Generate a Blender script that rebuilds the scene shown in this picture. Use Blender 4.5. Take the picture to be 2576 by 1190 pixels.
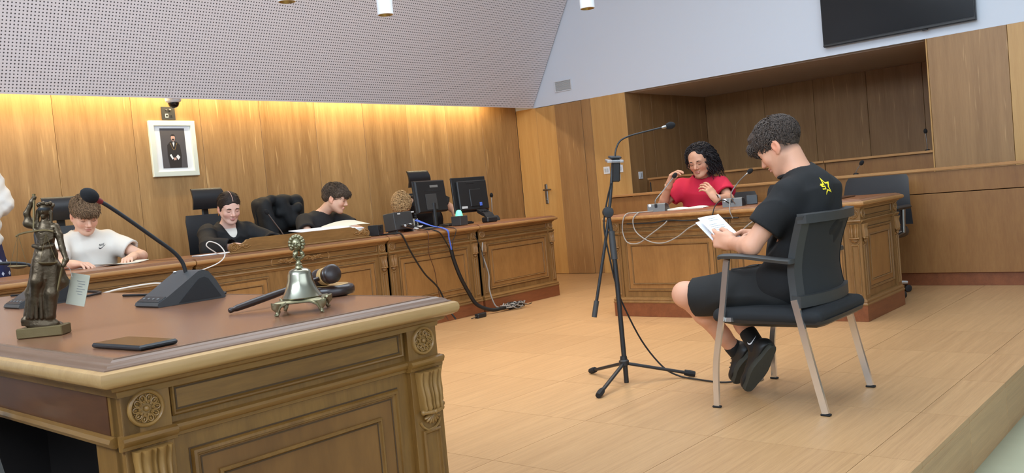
import bpy, bmesh, math, random
import numpy as np
from mathutils import Vector, Matrix
random.seed(7)
for _o in list(bpy.data.objects): bpy.data.objects.remove(_o)
SC = bpy.context.scene
COL = SC.collection
rad = math.radians

# ------------------------------------------------------------------ camera
CAM_H = 0.99
FPX = 2202.5
yaw, pitch, roll = rad(41.168), rad(-2.508), rad(-5.2267)
fw = Vector((math.cos(yaw)*math.cos(pitch), math.sin(yaw)*math.cos(pitch), math.sin(pitch)))
rt = Vector((math.sin(yaw), -math.cos(yaw), 0)); up = rt.cross(fw)
r2 = rt*math.cos(roll)+up*math.sin(roll); u2 = up*math.cos(roll)-rt*math.sin(roll)
cd = bpy.data.cameras.new('camera'); cam = bpy.data.objects.new('camera', cd); COL.objects.link(cam)
cd.sensor_fit = 'HORIZONTAL'; cd.sensor_width = 36.0; cd.lens = FPX/2576*36.0
cd.clip_start = 0.05; cd.clip_end = 60
cam.matrix_world = Matrix(((r2.x, u2.x, -fw.x, 0), (r2.y, u2.y, -fw.y, 0), (r2.z, u2.z, -fw.z, CAM_H), (0, 0, 0, 1)))
SC.camera = cam

# ------------------------------------------------------------------ world, lights, exposure
wd = bpy.data.worlds.new('world'); SC.world = wd; wd.use_nodes = True
wd.node_tree.nodes['Background'].inputs[0].default_value = (0.55, 0.6, 0.7, 1)
wd.node_tree.nodes['Background'].inputs[1].default_value = 0.05
SC.view_settings.view_transform = 'Standard'; SC.view_settings.look = 'None'
SC.view_settings.exposure = 0.0; SC.view_settings.gamma = 1.0
SC.view_settings.use_curve_mapping = False

def area(name, loc, target, sx, sy, power, col, spread=180):
    l = bpy.data.lights.new(name, 'AREA'); l.shape = 'RECTANGLE'; l.size = sx; l.size_y = sy
    l.energy = power; l.color = col; l.spread = rad(spread)
    o = bpy.data.objects.new(name, l); COL.objects.link(o); o.location = loc
    d = Vector(target)-Vector(loc); o.rotation_euler = d.to_track_quat('-Z', 'Y').to_euler()
    return o
def spot(name, loc, power, col, ang=80, blend=0.6, size=0.04, target=None):
    l = bpy.data.lights.new(name, 'SPOT'); l.energy = power; l.color = col
    l.spot_size = rad(ang); l.spot_blend = blend; l.shadow_soft_size = size
    o = bpy.data.objects.new(name, l); COL.objects.link(o); o.location = loc
    if target: o.rotation_euler = (Vector(target)-Vector(loc)).to_track_quat('-Z', 'Y').to_euler()
    return o
COOL = (0.69, 0.84, 1.0); WARM = (1.0, 0.84, 0.64); LED = (1.0, 0.82, 0.50)
# unseen area lights added as cool fill: behind the camera, high left, overhead
area('rear_fill', (1.5, -3.6, 2.3), (3.5, 4.0, 1.2), 8.0, 2.2, 150, COOL)
area('left_fill', (-2.85, 2.0, 3.4), (8.5, 3.4, 3.0), 7.0, 1.1, 430, COOL)
area('overhead_fill', (3.4, 2.4, 4.05), (3.4, 2.4, 0), 5.5, 3.2, 215, (0.80, 0.90, 1.0))

# ------------------------------------------------------------------ mesh helpers
class MB:
    def __init__(s): s.v = []; s.f = []; s.c = []
    def add(s, vs, fs, M=None):
        b = len(s.v)
        if M is not None: vs = [M @ Vector(p) for p in vs]
        s.v.extend([tuple(p) for p in vs]); s.f.extend([tuple(i+b for i in q) for q in fs]); return s
    def box(s, c, d, ch=0.0, M=None):
        x, y, z = d[0]/2, d[1]/2, d[2]/2
        if ch <= 0:
            vs = [(c[0]+a*x, c[1]+b*y, c[2]+e*z) for a in (-1, 1) for b in (-1, 1) for e in (-1, 1)]
            fs = [(0, 1, 3, 2), (4, 6, 7, 5), (0, 4, 5, 1), (2, 3, 7, 6), (0, 2, 6, 4), (1, 5, 7, 3)]
            return s.add(vs, fs, M)
        ch = min(ch, x*.95, y*.95, z*.95); vs = []; ix = {}
        for a in (-1, 1):
            for b in (-1, 1):
                for e in (-1, 1):
                    for k in range(3):
                        q = [x, y, z]
                        for m in range(3):
                            if m != k: q[m] -= ch
                        ix[(a, b, e, k)] = len(vs); vs.append((c[0]+a*q[0], c[1]+b*q[1], c[2]+e*q[2]))
        fs = []; T = (-1, 1)
        def sg(k, a, b, e): return {0: (a, b, e), 1: (b, a, e), 2: (b, e, a)}[k]
        for k in range(3):
            for a in T:
                L = [ix[sg(k, a, b, e)+(k,)] for b, e in ((-1, -1), (1, -1), (1, 1), (-1, 1))]
                fs.append(L if (a > 0) == (k != 1) else L[::-1])
        for k in range(3):
            i, j = [m for m in range(3) if m != k]
            for a in T:
                for b in T:
                    def kk(e):
                        q = [0, 0, 0]; q[i] = a; q[j] = b; q[k] = e; return tuple(q)
                    L = [ix[kk(-1)+(i,)], ix[kk(1)+(i,)], ix[kk(1)+(j,)], ix[kk(-1)+(j,)]]
                    fs.append(L if (a*b > 0) != (k == 1) else L[::-1])
        for a in T:
            for b in T:
                for e in T:
                    L = [ix[(a, b, e, 0)], ix[(a, b, e, 1)], ix[(a, b, e, 2)]]
                    fs.append(L if a*b*e > 0 else L[::-1])
        return s.add(vs, fs, M)
    def loft(s, rings, closed=True, caps=True, M=None):
        n = len(rings[0]); vs = [p for r in rings for p in r]; fs = []
        for i in range(len(rings)-1):
            for j in range(n if closed else n-1):
                k = (j+1) % n; fs.append((i*n+j, i*n+k, (i+1)*n+k, (i+1)*n+j))
        if caps and closed:
            fs.append(tuple(range(n))[::-1]); fs.append(tuple((len(rings)-1)*n+j for j in range(n)))
        return s.add(vs, fs, M)
    def tube(s, pts, r, n=8, caps=True, M=None, flat=1.0, upv=None):
        P = [Vector(p) for p in pts]; R = r if isinstance(r, (list, tuple)) else [r]*len(P)
        t0 = (P[1]-P[0]).normalized()
        ref = Vector(upv) if upv is not None else (Vector((0, 0, 1)) if abs(t0.z) < .9 else Vector((1, 0, 0)))
        nn = (ref-t0*ref.dot(t0)).normalized(); rings = []
        for i, p in enumerate(P):
            if i == 0: t = t0
            elif i == len(P)-1: t = (P[i]-P[i-1]).normalized()
            else:
                t = (P[i+1]-P[i]).normalized()+(P[i]-P[i-1]).normalized()
                t = t.normalized() if t.length > 1e-6 else (P[i]-P[i-1]).normalized()
            if upv is not None: nn = Vector(upv)
            nn = nn-t*nn.dot(t); nn = nn.normalized() if nn.length > 1e-6 else t.orthogonal().normalized()
            bb = t.cross(nn)
            rings.append([p+nn*(math.cos(2*math.pi*j/n)*R[i]*flat)+bb*(math.sin(2*math.pi*j/n)*R[i]) for j in range(n)])
        return s.loft(rings, True, caps, M)
    def lathe(s, prof, n=24, M=None, caps=True):
        return s.loft([[(r*math.cos(2*math.pi*j/n), r*math.sin(2*math.pi*j/n), z) for j in range(n)] for r, z in prof], True, caps, M)
    def rect(s, prof, x0, x1, y0, y1, M=None, caps=False):   # moulding run round a rectangle; profile of (outward offset, height)
        return s.loft([[(x0-o, y0-o, z), (x1+o, y0-o, z), (x1+o, y1+o, z), (x0-o, y1+o, z)] for o, z in prof], True, caps, M)
    def ell(s, c, r, n=12, m=8, M=None):
        vs = [(c[0], c[1], c[2]-r[2])]; fs = []
        for i in range(1, m):
            a = -math.pi/2+math.pi*i/m
            for j in range(n):
                b = 2*math.pi*j/n; vs.append((c[0]+r[0]*math.cos(a)*math.cos(b), c[1]+r[1]*math.cos(a)*math.sin(b), c[2]+r[2]*math.sin(a)))
        vs.append((c[0], c[1], c[2]+r[2])); e = len(vs)-1
        for j in range(n): fs.append((0, 1+(j+1) % n, 1+j)); fs.append((e, e-n+j, e-n+(j+1) % n))
        for i in range(m-2):
            for j in range(n):
                k = (j+1) % n; fs.append((1+i*n+j, 1+i*n+k, 1+(i+1)*n+k, 1+(i+1)*n+j))
        return s.add(vs, fs, M)
    def prism(s, poly, z0, z1, M=None):
        n = len(poly)
        return s.loft([[(p[0], p[1], z0) for p in poly], [(p[0], p[1], z1) for p in poly]], True, True, M)
    def mesh(s, name, smooth=35):
        m = bpy.data.meshes.new(name); m.from_pydata(s.v, [], s.f); m.validate()
        bm = bmesh.new(); bm.from_mesh(m); bmesh.ops.recalc_face_normals(bm, faces=bm.faces); bm.to_mesh(m); bm.free()
        if smooth:
            m.shade_smooth(); m.set_sharp_from_angle(angle=rad(smooth))
        return m
    def build(s, name, mat, parent=None, smooth=35, loc=None):
        return link(name, s.mesh(name, smooth), mat, parent, loc)
def link(name, mesh, mat, parent=None, loc=None):
    o = bpy.data.objects.new(name, mesh); COL.objects.link(o)
    if mat is not None and not mesh.materials: mesh.materials.append(MAT[mat] if isinstance(mat, str) else mat)
    if parent is not None: o.parent = parent
    if loc is not None: o.location = loc
    return o
def inst(name, mesh, parent, M=None):
    o = bpy.data.objects.new(name, mesh); COL.objects.link(o); o.parent = parent
    if M is not None: o.matrix_local = M
    return o
def tag(o, label, cat, group=None):
    o['label'] = label; o['category'] = cat
    if group: o['group'] = group
    return o
def thing(name, label, cat, loc=(0, 0, 0), rz=0.0, group=None):
    o = bpy.data.objects.new(name, None); COL.objects.link(o); o.empty_display_size = .05
    o.location = loc; o.rotation_euler = (0, 0, rz); return tag(o, label, cat, group)
def struct(o): o['kind'] = 'structure'; return o
def copy_tree(o, parent=None):
    c = o.copy(); COL.objects.link(c); c.parent = parent
    for ch in list(o.children): copy_tree(ch, c)
    return c
def foam(R, L, z0=0.0, n=12):      # windscreen profile
    return [(R*max(.02, math.sin(math.pi*(.12+.88*i/n))**.5), z0+L*i/n) for i in range(n+1)]
def arc(c, r, a0, a1, n, plane='xz', y=0.0):
    out = []
    for i in range(n+1):
        a = rad(a0+(a1-a0)*i/n); p, q = c[0]+r*math.cos(a), c[1]+r*math.sin(a)
        out.append({'xz': (p, y, q), 'xy': (p, q, y), 'yz': (y, p, q)}[plane])
    return out
def bez(P, n=24):            # smooth curve through points (Catmull-Rom)
    P = [Vector(p) for p in P]; Q = [P[0]*2-P[1]]+P+[P[-1]*2-P[-2]]; out = []
    seg = max(2, n//(len(P)-1))
    for i in range(1, len(Q)-2):
        for k in range(seg):
            t = k/seg; a, b, c, d = Q[i-1], Q[i], Q[i+1], Q[i+2]
            out.append(.5*((2*b)+(c-a)*t+(2*a-5*b+4*c-d)*t*t+(3*b-a-3*c+d)*t*t*t))
    out.append(P[-1]); return out
def TR(loc=(0, 0, 0), rx=0, ry=0, rz=0, s=1.0):
    return Matrix.Translation(loc) @ Matrix.Rotation(rad(rz), 4, 'Z') @ Matrix.Rotation(rad(ry), 4, 'Y') @ Matrix.Rotation(rad(rx), 4, 'X') @ Matrix.Scale(s, 4)

# ------------------------------------------------------------------ materials
MAT = {}
def lin(c): return tuple(((x/255)/12.92 if x/255 <= .04045 else ((x/255+.055)/1.055)**2.4) for x in c)+(1.0,)
def _new(name):
    m = bpy.data.materials.new(name); m.use_nodes = True; MAT[name] = m
    nt = m.node_tree; return m, nt, nt.nodes['Principled BSDF']
def N(nt, typ, **kw):
    n = nt.nodes.new(typ)
    for k, v in kw.items():
        if k in n.inputs.keys(): n.inputs[k].default_value = v
        else: setattr(n, k, v)
    return n
def plain(name, c, rough=.5, metal=0.0, spec=.5, bump=0, bscale=300, emit=None, estr=0, coat=0, trans=0, var=0, alpha=1):
    m, nt, b = _new(name)
    b.inputs['Base Color'].default_value = lin(c); b.inputs['Roughness'].default_value = rough
    b.inputs['Metallic'].default_value = metal; b.inputs['Specular IOR Level'].default_value = spec
    if coat: b.inputs['Coat Weight'].default_value = coat; b.inputs['Coat Roughness'].default_value = .15
    if trans: b.inputs['Transmission Weight'].default_value = trans; b.inputs['IOR'].default_value = 1.45
    if emit is not None: b.inputs['Emission Color'].default_value = lin(emit); b.inputs['Emission Strength'].default_value = estr
    tc = N(nt, 'ShaderNodeTexCoord')
    if bump:
        nz = N(nt, 'ShaderNodeTexNoise', Scale=bscale, Detail=3.0); nt.links.new(tc.outputs['Object'], nz.inputs['Vector'])
        bp = N(nt, 'ShaderNodeBump', Strength=bump, Distance=.002); nt.links.new(nz.outputs['Fac'], bp.inputs['Height'])
        nt.links.new(bp.outputs['Normal'], b.inputs['Normal'])
    if var:
        nz = N(nt, 'ShaderNodeTexNoise', Scale=9.0, Detail=4.0); nt.links.new(tc.outputs['Object'], nz.inputs['Vector'])
        mx = N(nt, 'ShaderNodeMix', data_type='RGBA'); c1 = [max(0, x-var) for x in c]; c2 = [min(255, x+var) for x in c]
        mx.inputs[6].default_value = lin(c1); mx.inputs[7].default_value = lin(c2)
        nt.links.new(nz.outputs['Fac'], mx.inputs[0]); nt.links.new(mx.outputs[2], b.inputs['Base Color'])
    return m
def wood(name, ca, cb, axis='z', scale=1.0, rough=.4, fine=.5, rnd=.25, coat=0.0, bump=.15, stretch=14, streak=None, flame=0.0):
    m, nt, b = _new(name); L = nt.links.new
    tc = N(nt, 'ShaderNodeTexCoord'); oi = N(nt, 'ShaderNodeObjectInfo')
    cmb = N(nt, 'ShaderNodeCombineXYZ'); mul = N(nt, 'ShaderNodeMath', operation='MULTIPLY'); mul.inputs[1].default_value = 37.0
    L(oi.outputs['Random'], mul.inputs[0])
    for i in range(3): L(mul.outputs[0], cmb.inputs[i])
    ad = N(nt, 'ShaderNodeVectorMath', operation='ADD'); L(tc.outputs['Object'], ad.inputs[0]); L(cmb.outputs[0], ad.inputs[1])
    def mp(sc):
        k = [sc*stretch]*3; k['xyz'.index(axis)] = sc
        q = N(nt, 'ShaderNodeMapping'); q.inputs['Scale'].default_value = k; L(ad.outputs[0], q.inputs['Vector']); return q
    n1 = N(nt, 'ShaderNodeTexNoise', Scale=1.0, Detail=5.0, Roughness=.6, Distortion=.35); L(mp(scale).outputs[0], n1.inputs['Vector'])
    n2 = N(nt, 'ShaderNodeTexNoise', Scale=1.0, Detail=3.0, Roughness=.7); L(mp(scale*7).outputs[0], n2.inputs['Vector'])
    a = N(nt, 'ShaderNodeMath', operation='MULTIPLY'); a.inputs[1].default_value = fine; L(n2.outputs['Fac'], a.inputs[0])
    s = N(nt, 'ShaderNodeMath', operation='ADD'); L(n1.outputs['Fac'], s.inputs[0]); L(a.outputs[0], s.inputs[1])
    if flame:
        n3 = N(nt, 'ShaderNodeTexNoise', Scale=2.2, Detail=3.0, Distortion=2.5); L(ad.outputs[0], n3.inputs['Vector'])
        a3 = N(nt, 'ShaderNodeMath', operation='MULTIPLY_ADD'); a3.inputs[1].default_value = flame; L(n3.outputs['Fac'], a3.inputs[0]); L(s.outputs[0], a3.inputs[2]); s = a3
    r = N(nt, 'ShaderNodeMath', operation='MULTIPLY_ADD'); r.inputs[1].default_value = rnd; L(oi.outputs['Random'], r.inputs[0]); L(s.outputs[0], r.inputs[2])
    lo = .28+fine*.3+flame*.3; hi = .72+fine*.7+rnd*.9+flame*.7
    rm = N(nt, 'ShaderNodeMapRange'); rm.inputs['From Min'].default_value = lo; rm.inputs['From Max'].default_value = hi; L(r.outputs[0], rm.inputs['Value'])
    cr = N(nt, 'ShaderNodeValToRGB'); cr.color_ramp.elements[0].color = lin(ca); cr.color_ramp.elements[1].color = lin(cb); L(rm.outputs[0], cr.inputs[0])
    out = cr.outputs[0]
    if streak:
        n4 = N(nt, 'ShaderNodeTexNoise', Scale=1.0, Detail=2.0, Roughness=.8); L(mp(scale*1.9).outputs[0], n4.inputs['Vector'])
        r4 = N(nt, 'ShaderNodeMapRange'); r4.inputs['From Min'].default_value = .64; r4.inputs['From Max'].default_value = .72; L(n4.outputs['Fac'], r4.inputs['Value'])
        h4 = N(nt, 'ShaderNodeMath', operation='MULTIPLY'); h4.inputs[1].default_value = .55; L(r4.outputs[0], h4.inputs[0])
        mx = N(nt, 'ShaderNodeMix', data_type='RGBA'); mx.inputs[7].default_value = lin(streak); L(out, mx.inputs[6]); L(h4.outputs[0], mx.inputs[0]); out = mx.outputs[2]
    L(out, b.inputs['Base Color']); b.inputs['Roughness'].default_value = rough
    if coat: b.inputs['Coat Weight'].default_value = coat; b.inputs['Coat Roughness'].default_value = .12
    bp = N(nt, 'ShaderNodeBump', Strength=bump, Distance=.002); L(s.outputs[0], bp.inputs['Height']); L(bp.outputs['Normal'], b.inputs['Normal'])
    return m
def vcol(name, rough=.5, sss=0.0, spec=.4, bump=0, bscale=200):
    m, nt, b = _new(name); a = N(nt, 'ShaderNodeVertexColor', layer_name='Col'); nt.links.new(a.outputs[0], b.inputs['Base Color'])
    b.inputs['Roughness'].default_value = rough; b.inputs['Specular IOR Level'].default_value = spec
    if sss:
        b.inputs['Subsurface Weight'].default_value = sss; b.inputs['Subsurface Radius'].default_value = (.012, .005, .003); b.inputs['Subsurface Scale'].default_value = 1.0
    if bump:
        tc = N(nt, 'ShaderNodeTexCoord'); nz = N(nt, 'ShaderNodeTexNoise', Scale=bscale, Detail=3.0); nt.links.new(tc.outputs['Object'], nz.inputs['Vector'])
        bp = N(nt, 'ShaderNodeBump', Strength=bump, Distance=.002); nt.links.new(nz.outputs['Fac'], bp.inputs['Height']); nt.links.new(bp.outputs['Normal'], b.inputs['Normal'])
    return m
wood('oak_panel', (140, 100, 56), (200, 158, 104), 'z', .9, .42, .45, .22, streak=(222, 180, 122))
wood('oak_light', (186, 136, 74), (214, 168, 104), 'z', .9, .42, .35, .12)
wood('oak_brown', (138, 98, 58), (176, 134, 86), 'z', .9, .42, .45, .15, streak=(206, 164, 112))
wood('gallery_wood', (124, 82, 44), (152, 108, 62), 'z', 1.6, .38, .7, .05, stretch=6)
wood('gallery_rail', (156, 108, 62), (196, 146, 92), 'y', 1.2, .32, .4, .05)
wood('floor_wood', (164, 124, 84), (206, 164, 116), 'x', 1.3, .36, .95, .12, stretch=40, bump=.08)
wood('desk_v', (100, 66, 26), (138, 98, 45), 'z', 2.2, .38, .6, .05, stretch=8)
wood('desk_h', (100, 66, 26), (140, 100, 46), 'x', 2.2, .38, .6, .05, stretch=8)
wood('desk_hy', (100, 66, 26), (140, 100, 46), 'y', 2.2, .38, .6, .05, stretch=8)
wood('desk_panel', (98, 62, 26), (136, 93, 44), 'z', 1.8, .36, .5, .05, stretch=4, flame=.8)
wood('desk_edge', (154, 116, 70), (184, 147, 97), 'x', 2.0, .36, .5, .05, stretch=10)
wood('bench_v', (106, 73, 37), (146, 107, 60), 'z', 2.2, .38, .6, .05, stretch=8)
wood('bench_h', (106, 73, 37), (148, 109, 61), 'x', 2.2, .38, .6, .05, stretch=8)
wood('bench_panel', (124, 84, 43), (164, 118, 66), 'z', 1.8, .36, .6, .05, stretch=5, flame=.5)
wood('bench_edge', (146, 102, 57), (182, 136, 84), 'x', 2.0, .36, .5, .05, stretch=10)
wood('plinth_red', (104, 56, 30), (140, 82, 48), 'x', 2.0, .42, .6, .05, stretch=8)
wood('apron_dark', (64, 36, 20), (98, 60, 34), 'y', 1.6, .34, .5, .05, stretch=6)
plain('leather_top', (124, 84, 60), .27, spec=.5, bump=.05, bscale=500, var=4)
plain('strip_dark', (76, 53, 28), .8); plain('kneehole_shade', (26, 18, 14), .7); plain('dark_gap', (20, 14, 10), .9)
plain('white_wall', (222, 227, 235), .9, bump=.12, bscale=160)
plain('white_paint', (222, 224, 228), .5)
plain('soffit', (222, 208, 196), .85)
plain('lino', (168, 168, 140), .55, var=6)
plain('metal_white', (228, 230, 232), .4)
plain('black_plastic', (30, 30, 31), .45)
plain('black_matte', (20, 20, 21), .75)
plain('dark_grey_plastic', (58, 58, 58), .5, bump=.15, bscale=900)
plain('grey_plastic', (112, 112, 110), .5)
plain('light_grey', (196, 198, 198), .45)
plain('chrome', (232, 230, 226), .18, .86)
plain('steel', (150, 148, 145), .32, 1.0)
plain('brass_lamp', (170, 140, 84), .3, .9)
plain('bronze', (80, 64, 44), .36, .75, bump=.45, bscale=140, var=30)
plain('bronze_base', (112, 94, 60), .5, .6, bump=.2, bscale=120, var=10)
plain('bell_metal', (160, 154, 134), .22, 1.0, var=10)
plain('bell_cast', (142, 134, 104), .36, .9, bump=.3, bscale=90, var=18)
plain('gavel_wood', (40, 24, 18), .3, spec=.6, var=8)
plain('gavel_band', (196, 160, 104), .35, .5)
plain('screen_glass', (14, 15, 17), .16, spec=.6)
plain('cable_black', (18, 18, 18), .5)
plain('cable_grey', (150, 144, 136), .5)
plain('cable_white', (222, 214, 204), .5)
plain('cable_blue', (74, 104, 196), .45)
plain('paper', (236, 232, 214), .8)
plain('paper_white', (236, 238, 240), .8)
plain('ink', (70, 70, 72), .9)
plain('tag_card', (168, 162, 142), .7)
plain('leatherette', (36, 36, 38), .38, bump=.1, bscale=400)
plain('chair_fabric', (26, 28, 30), .85, bump=.3, bscale=700)
plain('mesh_fabric', (34, 36, 37), .8, bump=.35, bscale=900)
plain('chair_frame', (54, 54, 53), .5)
plain('foam_black', (22, 21, 22), .95, bump=.4, bscale=600)
plain('red_ring', (120, 30, 36), .4)
plain('clear_plastic', (232, 236, 240), .12, trans=.75)
plain('green_lamp', (120, 230, 180), .3, emit=(120, 240, 185), estr=.9)
plain('socket_white', (236, 238, 240), .4)
plain('frame_pale', (222, 226, 212), .5)
plain('lamp_glow', (255, 236, 200), .4, emit=(255, 226, 176), estr=14)
plain('cove_glow', (255, 214, 140), .4, emit=(255, 206, 120), estr=6)
# ================================================================== STRUCTURE
XW, YB, ZW, ZC = 8.525, 7.21, 2.077, 4.1
def perforated():
    m, nt, b = _new('perforated'); L = nt.links.new
    tc = N(nt, 'ShaderNodeTexCoord'); mp = N(nt, 'ShaderNodeMapping'); mp.inputs['Scale'].default_value = (1/.0262,)*3; L(tc.outputs['Object'], mp.inputs['Vector'])
    fr = N(nt, 'ShaderNodeVectorMath', operation='FRACTION'); L(mp.outputs[0], fr.inputs[0])
    sb = N(nt, 'ShaderNodeVectorMath', operation='SUBTRACT'); sb.inputs[1].default_value = (.5, .5, 0); L(fr.outputs[0], sb.inputs[0])
    ml = N(nt, 'ShaderNodeVectorMath', operation='MULTIPLY'); ml.inputs[1].default_value = (1, 1, 0); L(sb.outputs[0], ml.inputs[0])
    ln = N(nt, 'ShaderNodeVectorMath', operation='LENGTH'); L(ml.outputs[0], ln.inputs[0])
    rg = N(nt, 'ShaderNodeMapRange'); rg.inputs['From Min'].default_value = .16; rg.inputs['From Max'].default_value = .24; L(ln.outputs['Value'], rg.inputs['Value'])
    mx = N(nt, 'ShaderNodeMix', data_type='RGBA'); mx.inputs[6].default_value = lin((70, 66, 68)); mx.inputs[7].default_value = lin((232, 224, 224)); L(rg.outputs[0], mx.inputs[0])
    L(mx.outputs[2], b.inputs['Base Color']); b.inputs['Roughness'].default_value = .85
    bp = N(nt, 'ShaderNodeBump', Strength=.6, Distance=.004); L(rg.outputs[0], bp.inputs['Height']); L(bp.outputs[0], b.inputs['Normal'])
perforated()

# lower hall floor
struct(MB().box((3.0, -1.5, -.245), (11.4, 6.0, .05)).build('floor_hall', 'lino'))
# raised platform: sub-floor, square tiles with open joints, front riser boards
plat = struct(MB().box((4.2, 4.11, -.122), (8.65, 6.36, .2)).build('floor', 'dark_gap'))
GX, GY, TP = 2.99, 1.089, .6
tile = MB().box((0, 0, 0), (TP-.002, TP-.002, .02)).mesh('floor_tile', 0); tile.materials.append(MAT['floor_wood'])
edge = MB().box((0, 0, 0), (TP-.002, .177-.002, .02)).mesh('edge_tile', 0); edge.materials.append(MAT['floor_wood'])
riser = MB().box((0, 0, 0), (TP-.0022, .018, .2), .001).mesh('riser_board', 0); riser.materials.append(MAT['floor_wood'])
xs = [GX+TP*k for k in range(-5, 10)]
for x in xs:
    for j in range(11):
        inst('tile', tile, plat, Matrix.Translation((x+TP/2, GY+TP*j+TP/2, -.011)))
    inst('edge_tile', edge, plat, Matrix.Translation((x+TP/2, (.912+1.089)/2, -.011)))
    inst('riser_board', riser, plat, Matrix.Translation((x+TP/2, .921, -.1215)))

# back wall and its veneer panels
wb = struct(MB().box((2.75, YB+.06, 2.05), (11.6, .1, 4.1)).build('wall_back', 'white_wall'))
seams = [.40, 1.03, 1.66, 2.285, 2.909, 3.542, 4.165, 4.780, 5.414, 6.030, 6.647, 7.260, 7.870, 8.523]
for a, b in zip(seams[:-1], seams[1:]):
    MB().box(((a+b)/2, YB, 1.225), (b-a-.0026, .02, 2.45), .002).build('panel', 'oak_panel', wb, 0)
# right wall: white plaster above, veneer below, recess of the public gallery
wr = struct(MB().box((XW+.06, 1.6, (ZW+ZC)/2), (.12, 11.3, ZC-ZW)).build('wall_right', 'white_wall'))
def rpanel(y0, y1, mat, z1=ZW, z0=0.0, x=XW):
    MB().box((x+.01, (y0+y1)/2, (z0+z1)/2), (.02, abs(y1-y0)-.003, z1-z0), .0015).build('panel', mat, wr, 0)
rpanel(6.876, 7.20, 'oak_light'); rpanel(6.044, 6.178, 'oak_brown')
rpanel(5.554, 6.044, 'oak_light'); rpanel(1.664, 2.305, 'oak_brown'); rpanel(.95, 1.664, 'oak_light')
rpanel(-.3, .95, 'oak_light'); rpanel(-4, -.3, 'oak_light')
MB().box((XW+.07, 6.41, 1.03), (.1, 1.66, 2.06)).build('wall_core', 'dark_gap', wr, 0)
MB().box((XW+.07, -.87, 1.03), (.1, 6.26, 2.06)).build('wall_core', 'dark_gap', wr, 0)
# door leaf flush in the veneer
dr = struct(MB().box((XW+.012, 6.527, 1.037), (.024, .694, 2.07), .001).build('door_1', 'oak_brown', None, 0))
MB().box((XW-.001, 6.7255, 1.037), (.004, .295, 2.068), .001).build('door_veneer', 'oak_light', dr, 0)
MB().box((XW-.001, 6.378, 1.037), (.004, .396, 2.068), .001).build('door_veneer', 'oak_brown', dr, 0)
h = MB().box((XW-.010, 6.815, 1.0), (.012, .042, .245), .006).build('door_handle', 'steel', dr)
MB().tube([(XW-.012, 6.815, 1.052), (XW-.058, 6.815, 1.052), (XW-.062, 6.80, 1.052), (XW-.062, 6.70, 1.052)], .0105, 10).build('lever', 'steel', h)
MB().lathe([(.011, -.003), (.011, .004), (.006, .006), (0.0005, .006)], 14, TR((XW-.016, 6.815, .93), ry=-90)).build('key_cylinder', 'steel', h)
# gallery recess
AX = 10.41
wg = struct(MB().box((AX+.07, 3.93, 1.1), (.1, 3.6, 2.2)).build('wall_gallery', 'dark_gap', None, 0))
ys = [5.555, 4.75, 4.12, 3.495, 2.885, 2.2]
for a, b in zip(ys[:-1], ys[1:]): MB().box((AX+.01, (a+b)/2, 1.04), (.02, a-b-.004, 2.08), .0015).build('panel', 'oak_brown', wg, 0)
xs2 = [8.527, 8.829, 9.083, 9.693, AX]
wgl = struct(MB().box((9.51, 5.63, 1.04), (1.84, .1, 2.06)).build('wall_gallery_side', 'dark_gap', None, 0))
for a, b in zip(xs2[:-1], xs2[1:]): MB().box(((a+b)/2, 5.565, 1.04), (b-a-.004, .02, 2.08), .0015).build('panel', 'oak_brown', wgl, 0)
wgr = struct(MB().box((9.51, 2.23, 1.04), (1.84, .1, 2.06)).build('wall_gallery_end', 'dark_gap', None, 0))
MB().box((9.47, 2.298, 1.04), (1.88, .014, 2.08), .0015).build('panel', 'oak_brown', wgr, 0)
struct(MB().box((9.58, 3.93, ZW+.055), (1.86, 3.7, .12)).build('ceiling_gallery', 'soffit', None, 0))
struct(MB().box((9.47, 3.93, -.05), (1.95, 3.4, .1)).build('floor_gallery', 'gallery_wood', None, 0))
MB().box((XW+.012, 2.312, 1.04), (.03, .012, 2.07), .002).build('corner_strip', 'oak_light', wr, 0)
# remaining shell of the hall
struct(MB().box((-3.05, 1.6, 1.95), (.1, 11.3, 4.4)).build('wall_left', 'white_wall', None, 0))
struct(MB().box((2.75, -4.05, 1.95), (11.7, .1, 4.4)).build('wall_front', 'white_wall', None, 0))
struct(MB().box((2.75, 1.6, ZC+.05), (11.7, 11.4, .1)).build('ceiling', 'white_wall', None, 0))
# sloping perforated bulkhead over the bench; local x along the wall, local y down the slope
s0, s1 = Vector((0, 6.905, ZW)), Vector((0, 6.905-(ZC-ZW)*.5616, ZC)); sl = (s1-s0).length
ang = math.atan2(s0.z-s1.z, s0.y-s1.y)
bk = struct(MB().box((5.75, 0, .02), (11.55, sl, .04)).build('ceiling_bulkhead', 'perforated', None, 0))
bk.matrix_world = Matrix.Translation((s0+s1)/2+Vector((-3.02, 0, 0))) @ Matrix.Rotation(ang, 4, 'X')
# warm LED strip in the cove behind the bulkhead
cv = thing('cove_light', 'warm light strip glowing along the top of the panelled back wall', 'cove light', (3.0, 7.06, 2.2))
MB().box((0, 0, .012), (10.6, .05, .02)).build('channel', 'metal_white', cv, 0)
MB().box((0, 0, 0), (10.5, .03, .006)).build('diffuser', 'cove_glow', cv, 0)
area('cove_lamp', (2.75, 7.06, 2.19), (2.75, 7.13, 1.2), 10.4, .03, 74, LED)
struct(MB().box((2.75, 7.0, 2.33), (11.5, .4, .04)).build('trim_1', 'white_wall', None, 0))

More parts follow.
